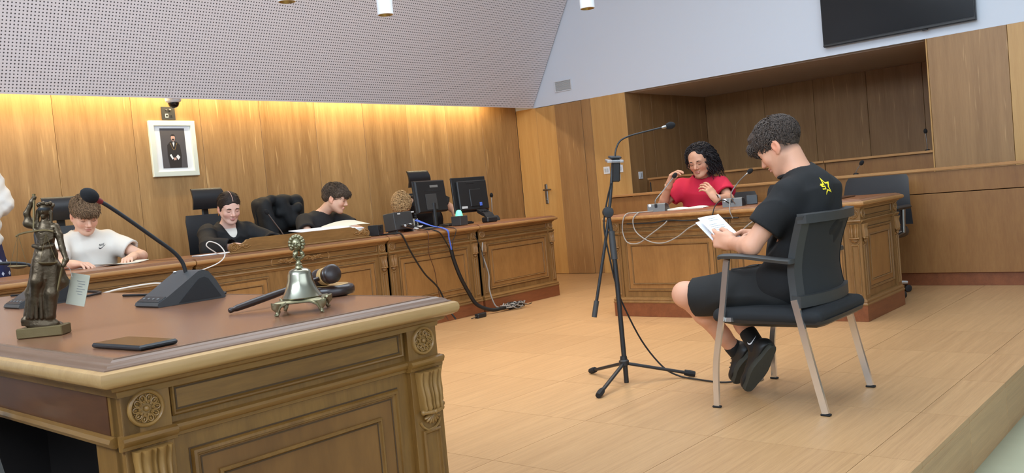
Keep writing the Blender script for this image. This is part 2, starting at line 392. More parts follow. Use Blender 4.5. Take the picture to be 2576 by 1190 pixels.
# ---- public gallery joinery
g1 = thing('gallery_bench', 'long wooden bench front of the public gallery behind the witness desk', 'bench', (7.32, 0, 0))
Y0, Y1 = .0, 5.05
MB().box((.19, (Y0+Y1)/2, .912), (.40, Y1-Y0, .022), .003).build('rail', 'gallery_rail', g1)
MB().box((.02, (Y0+Y1)/2, .812), (.02, Y1-Y0-.02, .166), .002).build('upper_board', 'gallery_wood', g1)
MB().box((.012, (Y0+Y1)/2, .4125), (.02, Y1-Y0-.02, .622), .002).build('lower_board', 'gallery_wood', g1)
MB().box((.05, (Y0+Y1)/2, .05), (.05, Y1-Y0-.04, .1)).build('plinth', 'plinth_red', g1)
MB().box((.2, Y1-.02, .45), (.36, .02, .9), .002).build('end_board', 'gallery_wood', g1)
MB().box((.045, (Y0+Y1)/2, .45), (.02, Y1-Y0-.04, .86)).build('backing', 'dark_gap', g1)
g2 = thing('gallery_desk', 'raised wooden desk front along the dark gallery recess', 'desk', (XW, 0, 0))
for a, b in ((2.315, 3.316), (3.32, 5.34)):
    MB().box((.03, (a+b)/2, .79), (.02, b-a-.004, .53), .002).build('front_board', 'gallery_wood', g2)
    MB().box((.15, (a+b)/2, 1.064), (.32, b-a-.002, .022), .003).build('rail', 'gallery_rail', g2)
MB().box((.2, 5.335, .79), (.3, .015, .53)).build('end_board', 'gallery_wood', g2)
MB().box((.07, 3.83, .53), (.03, 3.0, 1.02)).build('backing', 'dark_gap', g2)
MB().box((.012, 5.318, .97), (.012, .012, .11), .004).build('pull_handle', 'black_plastic', g2)

# ---- things on the walls
tv = thing('wall_television', 'large black flat television mounted high on the white wall', 'television', (XW, 2.545, 2.53))
MB().box((-.05, 0, 0), (.05, 1.33, .75), .004).build('casing', 'black_plastic', tv)
MB().box((-.0765, 0, .012), (.003, 1.31, .715)).build('screen', 'screen_glass', tv)
MB().box((-.0765, 0, -.362), (.004, 1.33, .012), .001).build('bottom_trim', 'dark_grey_plastic', tv)
MB().box((-.06, -.25, -.38), (.02, .05, .012), .003).build('sensor', 'black_plastic', tv)
MB().box((-.015, 0, 0), (.03, .4, .3)).build('wall_bracket', 'black_plastic', tv)
ve = thing('air_vent', 'small white framed air vent grille on the white wall', 'vent', (XW, 6.415, 2.283))
fr = MB()
for y, z, sy, sz in ((0, .061, .26, .014), (0, -.061, .26, .014), (.123, 0, .014, .12), (-.123, 0, .014, .12)): fr.box((-.007, y, z), (.014, sy, sz), .002)
fr.build('frame', 'white_paint', ve); MB().box((-.001, 0, 0), (.004, .235, .11)).build('backing', 'grey_plastic', ve)
sm = MB().box((0, 0, 0), (.006, .232, .009)).mesh('slat', 0); sm.materials.append(MAT['light_grey'])
for i in range(9): inst('slat', sm, ve, TR((-.006, 0, -.046+.0115*i), ry=30))
def switch(name, label, loc, rz, n=1):
    t = thing(name, label, 'switch', loc, rz)
    MB().box((0, -.005, 0), (.085, .01, .085), .003).build('plate', 'socket_white', t)
    for i in range(n): MB().box(((i-(n-1)/2)*.03, -.011, 0), (.024 if n > 1 else .04, .006, .045), .002).build('rocker', 'light_grey', t)
switch('light_switch', 'white light switch plate left of the microphone stand head', (XW-.002, 5.885, 1.212), rad(-90), 2)
switch('light_switch', 'white light switch plate right of the microphone stand head', (XW-.002, 5.70, 1.214), rad(-90), 2)
switch('light_switch', 'white light switch on the dark gallery recess side wall', (8.712, 5.553, 1.117), 0)
# portrait of an official
pf = thing('framed_portrait', 'pale framed portrait of a man in dark formal dress hanging on back wall', 'picture', (3.878, 7.198, 1.685))
w, h_ = .424, .482
MB().loft([[(-x, y, -z), (x, y, -z), (x, y, z), (-x, y, z)] for x, z, y in ((w/2, h_/2, 0), (w/2, h_/2, -.022), (w/2-.004, h_/2-.004, -.026), (w/2-.042, h_/2-.042, -.026), (w/2-.044, h_/2-.044, -.008))], True, False).build('frame', 'frame_pale', pf)
MB().box((0, -.006, 0), (w-.08, .004, h_-.08)).build('mat_board', 'paper_white', pf)
plain('photo_grey', (84, 80, 82), .5); plain('photo_suit', (44, 38, 36), .6); plain('photo_skin', (206, 164, 146), .6); plain('photo_gold', (150, 120, 70), .5)
pr = MB().box((0, -.009, .004), (.225, .003, .345)).build('photograph', 'photo_grey', pf)
def flat(name, poly, y, mat): MB().loft([[(p[0], y, p[1]) for p in poly], [(p[0], y-.0006, p[1]) for p in poly]]).build(name, mat, pr, 0)
flat('figure_suit', [(-.05, -.165), (-.062, -.06), (-.058, .03), (-.028, .062), (.028, .062), (.058, .03), (.066, -.06), (.055, -.165)], -.0108, 'photo_suit')
flat('figure_shirt', [(-.012, .06), (0, .012), (.012, .06)], -.0116, 'paper_white')
flat('figure_face', [(.019*math.cos(a), .092+.029*math.sin(a)) for a in [i*math.pi/9 for i in range(18)]], -.0116, 'photo_skin')
flat('figure_hair', [(-.02, .098), (-.02, .112), (-.01, .124), (.01, .124), (.02, .112), (.02, .098), (.015, .11), (-.015, .11)], -.0122, 'photo_suit')
flat('figure_beard', [(-.012, .085), (.012, .085), (.009, .07), (-.009, .07)], -.0122, 'photo_suit')
flat('figure_bow_tie', [(-.012, .062), (-.012, .05), (0, .055), (.012, .05), (.012, .062), (0, .058)], -.0122, 'ink')
for s in (-1, 1):
    for i in range(6): flat('chain_link', [(s*(.03-.0045*i)+.004*math.cos(a), .045-.011*i+.0045*math.sin(a)) for a in [j*math.pi/3 for j in range(6)]], -.0122, 'photo_gold')
flat('figure_glove', [(-.045, -.055), (-.03, -.048), (-.012, -.085), (-.025, -.095)], -.0122, 'paper_white')
flat('figure_glove', [(.012, -.07), (.03, -.052), (.05, -.075), (.03, -.1)], -.0122, 'paper_white')
flat('figure_hands', [(-.014, -.08), (.014, -.078), (.012, -.1), (-.01, -.102)], -.0122, 'photo_skin')
for p in pr.children: p.location.y = 0
wp = thing('wall_plate', 'dark connector plate on the wall above the framed portrait', 'wall plate', (3.864, 7.198, 1.991))
MB().box((0, -.004, 0), (.122, .008, .112), .001).build('plate', 'dark_grey_plastic', wp)
MB().lathe([(.009, 0), (.009, .01), (.004, .012)], 12, TR((.012, -.008, .028), rx=90)).build('jack', 'steel', wp)
MB().lathe([(.006, 0), (.006, .004), (.003, .005)], 12, TR((-.02, -.008, .028), rx=90)).build('jack', 'steel', wp)
MB().box((-.018, -.009, -.02), (.028, .004, .034), .001).build('socket', 'light_grey', wp); MB().box((-.018, -.0115, -.02), (.016, .002, .016)).build('hole', 'black_matte', wp)
MB().box((.022, -.009, -.02), (.02, .004, .024), .001).build('socket', 'dark_grey_plastic', wp); MB().box((.022, -.0115, -.02), (.01, .002, .01)).build('hole', 'black_matte', wp)
dc = thing('dome_camera', 'white dome security camera hanging under the bulkhead above the portrait', 'camera', (3.81, 6.985, 2.105))
MB().lathe([(.066, .12), (.066, -.028), (.062, -.040), (.045, -.052)], 24).build('housing', 'white_paint', dc)
MB().lathe([(.046, -.048), (.045, -.06), (.036, -.082), (.02, -.094), (.001, -.098)], 24).build('dome', 'screen_glass', dc)
# pendant cylinder downlights
def downlight(label, x, y, z, power, ang=95):
    t = thing('cylinder_downlight', label, 'ceiling lamp', (x, y, z), group='cylinder downlights')
    MB().lathe([(.041, .0), (.045, .002), (.045, .30), (.043, .302), (.001, .302)], 28, None, False).build('body', 'metal_white', t)
    MB().tube([(0, 0, .3), (0, 0, ZC-z-.02)], .006, 8).build('rod', 'metal_white', t)
    MB().lathe([(.05, ZC-z-.02), (.05, ZC-z)], 20).build('canopy', 'metal_white', t)
    MB().lathe([(.041, .0), (.040, .002), (.030, .045), (.028, .05)], 28, None, False).build('reflector', 'brass_lamp', t)
    MB().lathe([(.029, .048), (.001, .048)], 20, None, False).build('lamp', 'lamp_glow', t)
    s = spot('downlight_lamp', (x, y, z-.005), power, WARM, ang, .8, .035); return t
downlight('white cylinder downlight hanging leftmost at the top of the perforated panel', 2.745, 3.786, 2.099, 45)
downlight('white cylinder downlight hanging in the middle before the perforated panel', 3.376, 3.747, 2.085, 45)
downlight('white cylinder downlight hanging before the white wall', 4.46, 3.12, 2.10, 50)
for i, (x, y) in enumerate(((5.3, 4.75), (6.4, 4.9), (5.2, 3.6), (6.6, 3.9))):  # unseen fixtures added to brighten the far floor with warm light
    downlight('added cylinder downlight out of view, brightening the floor between bench and witness desk', x, y, 3.3, 105, 70)
# ================================================================== SMOOTH SOLIDS (signed distance fields polygonised with surface nets)
class Sdf:
    def __init__(s): s.ops = []
    def add(s, fn, lo, hi, k=0.0, mode='u'): s.ops.append((fn, np.array(lo, float), np.array(hi, float), k, mode)); return s
    def rc(s, a, b, ra, rb=None, k=.0, mode='u'):
        rb = ra if rb is None else rb; a = np.array(a, float); b = np.array(b, float); ab = b-a; L = max(float(ab@ab), 1e-12); r = max(ra, rb)
        def fn(X, Y, Z):
            x, y, z = X-a[0], Y-a[1], Z-a[2]; t = np.clip((x*ab[0]+y*ab[1]+z*ab[2])/L, 0, 1)
            return np.sqrt((x-t*ab[0])**2+(y-t*ab[1])**2+(z-t*ab[2])**2)-(ra+(rb-ra)*t)
        return s.add(fn, np.minimum(a, b)-r, np.maximum(a, b)+r, k, mode)
    def chain(s, P, R, k=.0, mode='u'):
        for i in range(len(P)-1): s.rc(P[i], P[i+1], R[i], R[i+1], k, mode)
        return s
    def ell(s, c, r, M=None, k=.0, mode='u'):
        c = np.array(c, float); r = np.array(r, float); R = np.eye(3) if M is None else np.array(M, float)   # columns = local axes
        ext = np.sqrt((R**2) @ (r**2))
        def fn(X, Y, Z):
            x, y, z = X-c[0], Y-c[1], Z-c[2]
            p = [(R[0, i]*x+R[1, i]*y+R[2, i]*z) for i in range(3)]
            k0 = np.sqrt((p[0]/r[0])**2+(p[1]/r[1])**2+(p[2]/r[2])**2); k1 = np.sqrt((p[0]/r[0]**2)**2+(p[1]/r[1]**2)**2+(p[2]/r[2]**2)**2)
            return k0*(k0-1)/np.maximum(k1, 1e-9)
        return s.add(fn, c-ext, c+ext, k, mode)
    def rbox(s, c, h, r=0.0, M=None, k=.0, mode='u'):
        c = np.array(c, float); h = np.array(h, float); R = np.eye(3) if M is None else np.array(M, float); ext = np.abs(R) @ h
        def fn(X, Y, Z):
            x, y, z = X-c[0], Y-c[1], Z-c[2]
            q = [np.abs(R[0, i]*x+R[1, i]*y+R[2, i]*z)-h[i]+r for i in range(3)]
            return np.sqrt(np.maximum(q[0], 0)**2+np.maximum(q[1], 0)**2+np.maximum(q[2], 0)**2)+np.minimum(np.maximum(np.maximum(q[0], q[1]), q[2]), 0)-r
        return s.add(fn, c-ext, c+ext, k, mode)
    def plane(s, p, n, k=.0):            # keep the side the normal points away from
        p = np.array(p, float); n = np.array(n, float); n = n/np.linalg.norm(n)
        return s.add(lambda X, Y, Z: (X-p[0])*n[0]+(Y-p[1])*n[1]+(Z-p[2])*n[2], [-1e3]*3, [1e3]*3, k, 'i')
    def disp(s, fn): return s.add(fn, [-1e3]*3, [1e3]*3, 0, 'd')
    def grow(s, other, off, k=0.0):
        for op in other.ops:
            if op[4] == 'u': s.ops.append(((lambda f: (lambda X, Y, Z: f(X, Y, Z)-off))(op[0]), op[1]-off, op[2]+off, max(op[3], k), 'u'))
        return s
    def field(s, lo, hi, h):
        lo = np.array(lo, float); n = np.maximum(np.ceil((np.array(hi)-lo)/h).astype(int)+1, 4)
        ax = [(lo[i]+h*np.arange(n[i])).astype(np.float32) for i in range(3)]
        D = np.full(n, 1.0, np.float32); mg = 3.5*h
        for fn, l, u, k, mode in s.ops:
            m = mg+k*1.2; sl = []
            for i in range(3):
                a = int(np.searchsorted(ax[i], l[i]-m)); b = int(np.searchsorted(ax[i], u[i]+m)); sl.append(slice(max(a, 0), min(b, n[i])))
            if any(q.stop <= q.start for q in sl): continue
            X = ax[0][sl[0]][:, None, None]; Y = ax[1][sl[1]][None, :, None]; Z = ax[2][sl[2]][None, None, :]
            d = fn(X, Y, Z); V = D[tuple(sl)]
            if mode == 'u':
                if k > 0:
                    hh = np.maximum(k-np.abs(V-d), 0)/k; V[...] = np.minimum(V, d)-hh*hh*k*.25
                else: V[...] = np.minimum(V, d)
            elif mode == 's':
                if k > 0:
                    hh = np.maximum(k-np.abs(V+d), 0)/k; V[...] = np.maximum(V, -d)+hh*hh*k*.25
                else: V[...] = np.maximum(V, -d)
            elif mode == 'i':
                V[...] = np.maximum(V, d)
            elif mode == 'd': V[...] = V+d
        return D, lo
    def bounds(s, pad=.02):
        u = [o for o in s.ops if o[4] == 'u']; return np.min([o[1] for o in u], 0)-pad, np.max([o[2] for o in u], 0)+pad
def surfnet(D, lo, h, drop=None):
    S = D < 0
    c = np.zeros(np.array(D.shape)-1, np.int8)
    for a in (0, 1):
        for b in (0, 1):
            for e in (0, 1): c += S[a:D.shape[0]-1+a, b:D.shape[1]-1+b, e:D.shape[2]-1+e]
    mix = (c > 0) & (c < 8); idx = np.argwhere(mix)
    if len(idx) == 0: return np.zeros((0, 3)), np.zeros((0, 4), int)
    acc = np.zeros((len(idx), 3)); cnt = np.zeros(len(idx)); C8 = [(a, b, e) for a in (0, 1) for b in (0, 1) for e in (0, 1)]
    val = {q: D[idx[:, 0]+q[0], idx[:, 1]+q[1], idx[:, 2]+q[2]] for q in C8}
    for q in C8:
        for i in range(3):
            if q[i] == 0:
                w = list(q); w[i] = 1; w = tuple(w); va, vb = val[q], val[w]; x = (va < 0) != (vb < 0)
                t = np.where(x, va/np.where(x, va-vb, 1), 0)
                p = np.tile(np.array(q, float), (len(idx), 1)); p[:, i] += t; acc += p*x[:, None]; cnt += x
    V = lo+h*(idx+acc/cnt[:, None]); vid = -np.ones(mix.shape, np.int64); vid[tuple(idx.T)] = np.arange(len(idx)); F = []
    for i in range(3):
        j, k = (i+1) % 3, (i+2) % 3; sa = [slice(None)]*3; sb = [slice(None)]*3; sa[i] = slice(0, -1); sb[i] = slice(1, None)
        A, B = S[tuple(sa)], S[tuple(sb)]; e = np.argwhere(A != B); e = e[(e[:, j] > 0) & (e[:, k] > 0) & (e[:, j] < D.shape[j]-1) & (e[:, k] < D.shape[k]-1)]
        if len(e) == 0: continue
        def at(dj, dk):
            q = e.copy(); q[:, j] += dj; q[:, k] += dk; return vid[tuple(q.T)]
        f = np.stack([at(-1, -1), at(0, -1), at(0, 0), at(-1, 0)], 1); ins = A[tuple(e.T)]
        f[~ins] = f[~ins][:, ::-1]; F.append(f)
    F = np.concatenate(F)
    if drop is not None:
        for dl, dh in drop:
            cen = V[F].mean(1); F = F[~np.all((cen > np.array(dl)) & (cen < np.array(dh)), axis=1)]
    return V, F
def np_mesh(name, V, F, colors=None):
    m = bpy.data.meshes.new(name); m.vertices.add(len(V)); m.vertices.foreach_set('co', np.asarray(V, np.float32).ravel())
    m.loops.add(F.size); m.loops.foreach_set('vertex_index', F.ravel().astype(np.int32)); m.polygons.add(len(F))
    m.polygons.foreach_set('loop_start', np.arange(0, F.size, F.shape[1], dtype=np.int32)); m.polygons.foreach_set('loop_total', np.full(len(F), F.shape[1], np.int32))
    m.update(calc_edges=True); m.validate()
    if colors is not None:
        a = m.color_attributes.new('Col', 'FLOAT_COLOR', 'POINT'); cc = np.ones((len(V), 4), np.float32); cc[:, :3] = colors; a.data.foreach_set('color', cc.ravel())
    m.shade_smooth(); return m
def poly(sdf, h, boxes=None, lo=None, hi=None):
    """boxes: finer regions [(lo, hi, h)] replacing the coarse mesh there"""
    if lo is None: lo, hi = sdf.bounds(3*h)
    Vs, Fs, n = [], [], 0
    drop = [(np.array(b[0])+h*1.0, np.array(b[1])-h*1.0) for b in (boxes or [])]
    for l, u, hh, dr in [(lo, hi, h, drop)]+[(b[0], b[1], b[2], None) for b in (boxes or [])]:
        D, o = sdf.field(l, u, hh); V, F = surfnet(D, o, hh, dr)
        if len(F): Vs.append(V); Fs.append(F+n); n += len(V)
    return np.concatenate(Vs), np.concatenate(Fs)
def sd_obj(name, sdf, h, mat, parent=None, colors=None, boxes=None, lo=None, hi=None):
    V, F = poly(sdf, h, boxes, lo, hi); used = np.unique(F); mp = -np.ones(len(V), np.int64); mp[used] = np.arange(len(used)); V = V[used]; F = mp[F]
    return link(name, np_mesh(name, V, F, colors(V) if colors else None), mat, parent)
# ================================================================== CARVED DESKS
def rosette_mesh(R=.032, mat='desk_edge'):
    m = MB()                       # faces -y, centre at origin
    rot = Matrix.Rotation(rad(90), 4, 'X')
    m.lathe([(R*1.0, -.002), (R*1.0, .0035), (R*.95, .0065), (R*.87, .0075), (R*.80, .0055), (R*.77, .001)], 32, rot, False)
    m.lathe([(R*.78, .001), (R*.1, .001), (.0001, .001)], 32, rot, False)
    for i in range(10):
        a = 2*math.pi*i/10; P = []
        for k in range(9):
            t = -1+2*k/8; w = .19*math.cos(t*math.pi/2)**.6*(1 if t < 0 else 1); 
        loop = [(.30, 0), (.42, .10), (.58, .145), (.70, .09), (.74, 0), (.70, -.09), (.58, -.145), (.42, -.10), (.30, 0)]
        for q in loop: P.append((R*(q[0]*math.cos(a)-q[1]*math.sin(a)), -.0036, R*(q[0]*math.sin(a)+q[1]*math.cos(a))))
        m.tube(P, R*.045, 5)
        m.ell((R*.40*math.cos(a), -.0042, R*.40*math.sin(a)), (R*.07, .003, R*.07), 6, 4)
        M2 = Matrix.Rotation(-a, 4, 'Y')
        m.ell((R*.60, -.003, 0), (R*.11, .0028, R*.06), 8, 4, M2)
        a2 = a+math.pi/10; m.ell((R*.70*math.cos(a2), -.003, R*.70*math.sin(a2)), (R*.05, .0025, R*.05), 6, 4)
    m.ell((0, -.003, 0), (R*.17, .0055, R*.17), 12, 6)
    me = m.mesh('rosette', 50); me.materials.append(MAT[mat]); return me
def corbel_mesh(mat, wd=.064):
    m = MB()                       # top at z=0, hangs to -.118, faces -y
    lob = []
    for k in range(41):
        t = -1+2*k/40; a = abs(t)
        d = .35+.65*abs(math.sin(min(a/.42, 1)*math.pi*.5)) if a < .08 else 0
        if a < .10: n = 1.0*math.cos(a/.10*math.pi/2)*.55+.35
        elif a < .16: n = .25
        elif a < .66: n = .45+.55*math.sin((a-.16)/.5*math.pi)
        elif a < .72: n = .3
        else: n = .35+.45*math.sin((a-.72)/.28*math.pi*.9)
        lob.append((t, n))
    rings = []
    for i in range(15):
        s = i/14; z = -.002-.088*s; dep = .024-.010*s+.004*math.sin(s*math.pi*2)*-1+.006*(math.exp(-((s-.95)/.1)**2)); hw = wd/2*(1-.20*s)
        rings.append([(t*hw, -(dep*.55+dep*.55*n), z) for t, n in lob]+[(hw, 0, z), (-hw, 0, z)])
    m.loft(rings)
    m.tube([(-wd*.43, -.012, -.092), (-wd*.2, -.017, -.0935), (0, -.0185, -.094), (wd*.2, -.017, -.0935), (wd*.43, -.012, -.092)], [.0055, .005, .0058, .005, .0055], 8)
    m.ell((0, -.022, -.094), (.005, .004, .005), 8, 6)
    for s in (-1, 1): m.ell((s*wd*.44, -.012, -.092), (.006, .006, .0065), 8, 6)
    for k in range(7):
        a = rad(-66+22*k); L = .023
        M2 = Matrix.Translation((math.sin(a)*L*.55, -.008, -.099-math.cos(a)*L*.50)) @ Matrix.Rotation(-a, 4, 'Y')
        m.ell((0, 0, 0), (.0045, .006, L*.55), 8, 6, M2)
    m.tube(arc((0, -.105), .031, 200, 340, 12, 'xz', -.002), .003, 6)
    me = m.mesh('corbel', 50); me.materials.append(MAT[mat]); return me
ROS = {}; COR = {}
FR1 = ((0, .0), (0, .004), (.003, .0085), (.008, .0095), (.0095, .0055), (.013, .0045), (.015, .0015), (.018, .001))
GR = ((0, .0004), (0, .0009), (.0028, .0009), (.0028, .0004))  # profile of the thin flat dark strips laid along the moulding edges
FR2 = ((0, .0), (0, .0045), (.003, .0075), (.006, .0065), (.0075, .002), (.010, .0))
def frame(mb, M, a, b, z0, z1, n0, prof=FR1):
    mb.loft([[(a+i, n0+o, z0+i), (b-i, n0+o, z0+i), (b-i, n0+o, z1-i), (a+i, n0+o, z1-i)] for i, o in prof], True, False, M)
def face(root, side, x0, x1, y0, y1, pil, st, PW=.09, medallion=None, ros=True):
    mv, mh, mp, me = st['v'], st['h'], st['p'], st['e']
    if side == '-y': W = x1-x0; M = Matrix(((1, 0, 0, x0), (0, -1, 0, y0), (0, 0, 1, 0), (0, 0, 0, 1))); rz = 0
    elif side == '-x': W = y1-y0; M = Matrix(((0, -1, 0, x0), (-1, 0, 0, y1), (0, 0, 1, 0), (0, 0, 0, 1))); rz = -90
    elif side == '+x': W = y1-y0; M = Matrix(((0, 1, 0, x1), (1, 0, 0, y0), (0, 0, 1, 0), (0, 0, 0, 1))); rz = 90
    B = -.014
    m = MB(); m.box((W/2, B-.012, .42), (W-.004, .024, .66), 0, M); m.build('side_board', mv, root, 0)
    if st['e'] not in ROS: ROS[me] = rosette_mesh(.032, st['c']); COR[me] = corbel_mesh(st['c'])
    # waist moulding stepping forward over the pilasters
    wm = MB(); WP = ((0, .627), (.006, .629), (.007, .635), (.012, .638), (.0145, .645), (.012, .650), (.004, .652), (0, .653))
    edges = [0]+[e for p in pil for e in p]+[W]
    segs = [(0, W, B)] if not pil else []
    last = 0.0
    for a, b in pil:
        if a > last+.001: segs.append((last, a, B))
        segs.append((a-.004, b+.004, 0.0)); last = b
    if pil and last < W-.001: segs.append((last, W, B))
    for a, b, n0 in segs: wm.loft([[(a, n0+o, z) for o, z in WP]+[(a, n0-.01, .653), (a, n0-.01, .627)], [(b, n0+o, z) for o, z in WP]+[(b, n0-.01, .653), (b, n0-.01, .627)]], True, True, M)
    wm.build('waist_moulding', mh, root, 40)
    # pilasters
    for a, b in pil:
        pw = b-a; c = (a+b)/2
        p = MB(); p.box((c+(.001 if a <= 0 else 0)-(.001 if b >= W-1e-6 else 0), -.019, .4385), (pw-(.002 if a <= 0 or b >= W-1e-6 else 0), .038, .605), .0008, M)
        fm = MB(); frame(fm, M, a+.018, b-.018, .165, .492, 0, FR2)
        po = p.build('pilaster', mv, root, 30); fm.build('pilaster_moulding', mv, po, 40)
        if ros:
            inst('rosette', ROS[me], po, M @ Matrix.Translation((c, 0, .6915)) @ (M.inverted().to_3x3().to_4x4() @ Matrix.Rotation(rad(rz), 4, 'Z')))
            inst('corbel', COR[me], po, M @ Matrix.Translation((c, 0, .627)) @ (M.inverted().to_3x3().to_4x4() @ Matrix.Rotation(rad(rz), 4, 'Z')))
    # bays
    bays = []; last = 0.0
    for a, b in pil: bays.append((last, a)); last = b
    bays.append((last, W)); bays = [q for q in bays if q[1]-q[0] > .12]
    for a, b in bays:
        fp = MB(); fp.box(((a+b)/2, B-.0005, .694), (b-a-.03, .003, .05), 0, M); fo = fp.build('frieze_panel', mh, root, 0)
        fm = MB(); frame(fm, M, a+.006, b-.006, .664, .722, B, FR2); fm.build('frieze_moulding', mh, fo, 40); gm = MB(); frame(gm, M, a+.0155, b-.0155, .6735, .7125, B+.001, GR); gm.build('dark_strip', 'strip_dark', fo, 0)
        subs = [(a, b)] if not medallion else [(a, medallion[0]-medallion[1]-.06), (medallion[0]+medallion[1]+.06, b)]
        for c, d in subs:
            pb = MB(); pb.box(((c+d)/2, B-.001, .395), (d-c-.09, .005, .38), 0, M); pn = pb.build('panel', mp, root, 0)
            f1 = MB(); frame(f1, M, c+.033, d-.033, .192, .598, B); f1.build('panel_moulding', mv, pn, 40); gm = MB(); frame(gm, M, c+.0302, d-.0302, .1892, .6008, B, GR); frame(gm, M, c+.050, d-.050, .209, .581, B+.0015, GR); frame(gm, M, c+.0925, d-.0925, .2515, .5385, B+.0015, GR); gm.build('dark_strip', 'strip_dark', pn, 0)
            f2 = MB(); frame(f2, M, c+.083, d-.083, .242, .548, B+.0015, FR2); f2.build('inner_moulding', mv, pn, 40)
    if medallion:
        mc, mr = medallion; rm = MB()
        rm.lathe([(mr, -.014), (mr, .0), (mr-.008, .006), (mr-.02, .004), (mr-.026, -.006), (mr-.05, -.008), (mr-.054, .0), (mr-.062, .002), (mr-.068, -.013)], 40, M @ Matrix.Translation((mc, 0, .395)) @ Matrix.Rotation(rad(-90), 4, 'X'), False)
        rm.build('medallion', me, root, 40)
NOS = ((-.012, .716), (.002, .718), (.004, .728), (.014, .732), (.0165, .738), (.028, .741), (.037, .745), (.0407, .752), (.041, .760), (.0385, .7665), (.033, .7695), (.029, .770))
INN = ((.030, .7685), (.0285, .772), (.0255, .7735), (.0235, .7725), (.019, .778), (.013, .7805), (.0115, .7795), (.005, .7835), (.002, .782), (.0008, .785), (-.006, .785))
PLI = ((.010, 0), (.010, .104), (.004, .1045))
BAS = ((.013, .104), (.014, .112), (.010, .117), (.009, .124), (.012, .128), (.010, .135), (.003, .139), (.001, .146), (-.014, .148))
def rr(prof, x0, x1, y0, y1, e):
    m = MB(); return m.loft([[(x0-o*(e[0] if o > 0 else 1), y0-o*(e[2] if o > 0 else 1), z), (x1+o*(e[1] if o > 0 else 1), y0-o*(e[2] if o > 0 else 1), z), (x1+o*(e[1] if o > 0 else 1), y1+o*(e[3] if o > 0 else 1), z), (x0-o*(e[0] if o > 0 else 1), y1+o*(e[3] if o > 0 else 1), z)] for o, z in prof], True, False)
def desk_top(root, x0, x1, y0, y1, st, e=(1, 1, 1, 1)):
    t = rr(NOS[5:], x0, x1, y0, y1, e).build('top_edge', st['e'], root, 40); rr(NOS[:6], x0, x1, y0, y1, e).build('cornice', st['h'], root, 40)
    rr(INN, x0, x1, y0, y1, e).build('inner_moulding', st['i'], t, 40)
    MB().box(((x0+x1)/2, (y0+y1)/2, .7745), (x1-x0-.006, y1-y0-.006, .02)).build('writing_top', st['t'], root, 0)
    MB().box(((x0+x1)/2, (y0+y1)/2, .755), (x1-x0-.02, y1-y0-.02, .02)).build('top_board', st['h'], root, 0)
def desk_base(root, x0, x1, y0, y1, st, e=(1, 1, 1, 1)):
    rr(PLI, x0, x1, y0, y1, e).build('plinth', st['b'], root, 40)
    rr(BAS, x0, x1, y0, y1, e).build('base_moulding', st['h'], root, 40)
plain('desk_inner', (108, 80, 60), .36, var=8); plain('bench_inner', (128, 84, 54), .4, var=6)
plain('bench_top', (146, 92, 56), .3, var=6)
wood('desk_carving', (124, 88, 42), (160, 120, 66), 'z', 2.2, .38, .6, .05, stretch=8); wood('bench_carving', (118, 82, 43), (158, 117, 68), 'z', 2.2, .38, .6, .05, stretch=8)
SD = dict(c='desk_carving', v='desk_v', h='desk_h', p='desk_panel', e='desk_edge', i='desk_inner', t='leather_top', b='plinth_red')
SB = dict(c='bench_carving', v='bench_v', h='bench_h', p='bench_panel', e='bench_edge', i='bench_inner', t='bench_top', b='plinth_red')

# ---- foreground desk (end with rosettes towards the photographer, knee side to the left)
fgd = thing('carved_desk', 'carved wooden desk in the foreground with rosettes and a brown leather top', 'desk', (.6415, 1.4591, 0), -.0185)
W, L = .722, 2.35
face(fgd, '-y', 0, W, 0, L, [(0, .088), (W-.088, W)], SD)
face(fgd, '+x', 0, W, 0, L, [(0, .088), (L/2-.044, L/2+.044), (L-.088, L)], SD)
desk_top(fgd, 0, W, 0, L, SD)
MB().box((.018, .06, .42), (.03, .12, .62), .002).build('corner_post', 'desk_v', fgd)
MB().box((.010, L/2, .692), (.018, L-.1, .1)).build('apron', 'apron_dark', fgd)
MB().tube([(-.004, .02, .641), (-.004, L-.02, .641)], .011, 8, flat=.9).build('apron_moulding', 'desk_hy', fgd)
MB().box((.012, .075, .36), (.012, .01, .5)).build('post_edge', 'desk_edge', fgd)
MB().box((W/2, .07, .36), (W-.06, .02, .70)).build('inner_side', 'kneehole_shade', fgd)  # near-black colour stands in for the shade inside the kneehole
MB().box((W-.06, L/2, .36), (.02, L-.1, .70)).build('inner_front', 'kneehole_shade', fgd)
MB().box((W/2, L-.05, .4), (W-.06, .05, .72)).build('far_side', 'desk_v', fgd)
p = MB(); p.box((W/2, .01, .05), (W+.02, .04, .1)); p.box((W-.005, L/2, .05), (.03, L, .1)); p.box((W/2, L-.005, .05), (W+.02, .03, .1)); p.build('plinth', 'plinth_red', fgd, 0)
MB().box((W/2, L-.085, .36), (W-.06, .02, .7)).build('inner_side', 'kneehole_shade', fgd, 0)

MB().box((W/2, L/2, .02), (W-.1, L-.12, .03)).build('footboard', 'kneehole_shade', fgd, 0)  # same painted-in shade, over the kneehole floor
# ---- witness desk
wit = thing('carved_desk', 'carved wooden witness desk with two microphones on top', 'desk', (5.625, 1.985, 0))
W, L = .722, 1.92
face(wit, '-x', 0, W, 0, L, [(0, .085), (L/2-.0425, L/2+.0425), (L-.085, L)], SB)
face(wit, '-y', 0, W, 0, L, [(0, .085), (W-.085, W)], SB)
desk_top(wit, 0, W, 0, L, SB); desk_base(wit, 0, W, 0, L, SB)
MB().box((W/2, L-.03, .42), (W-.02, .03, .66)).build('far_side', 'bench_v', wit, 0)

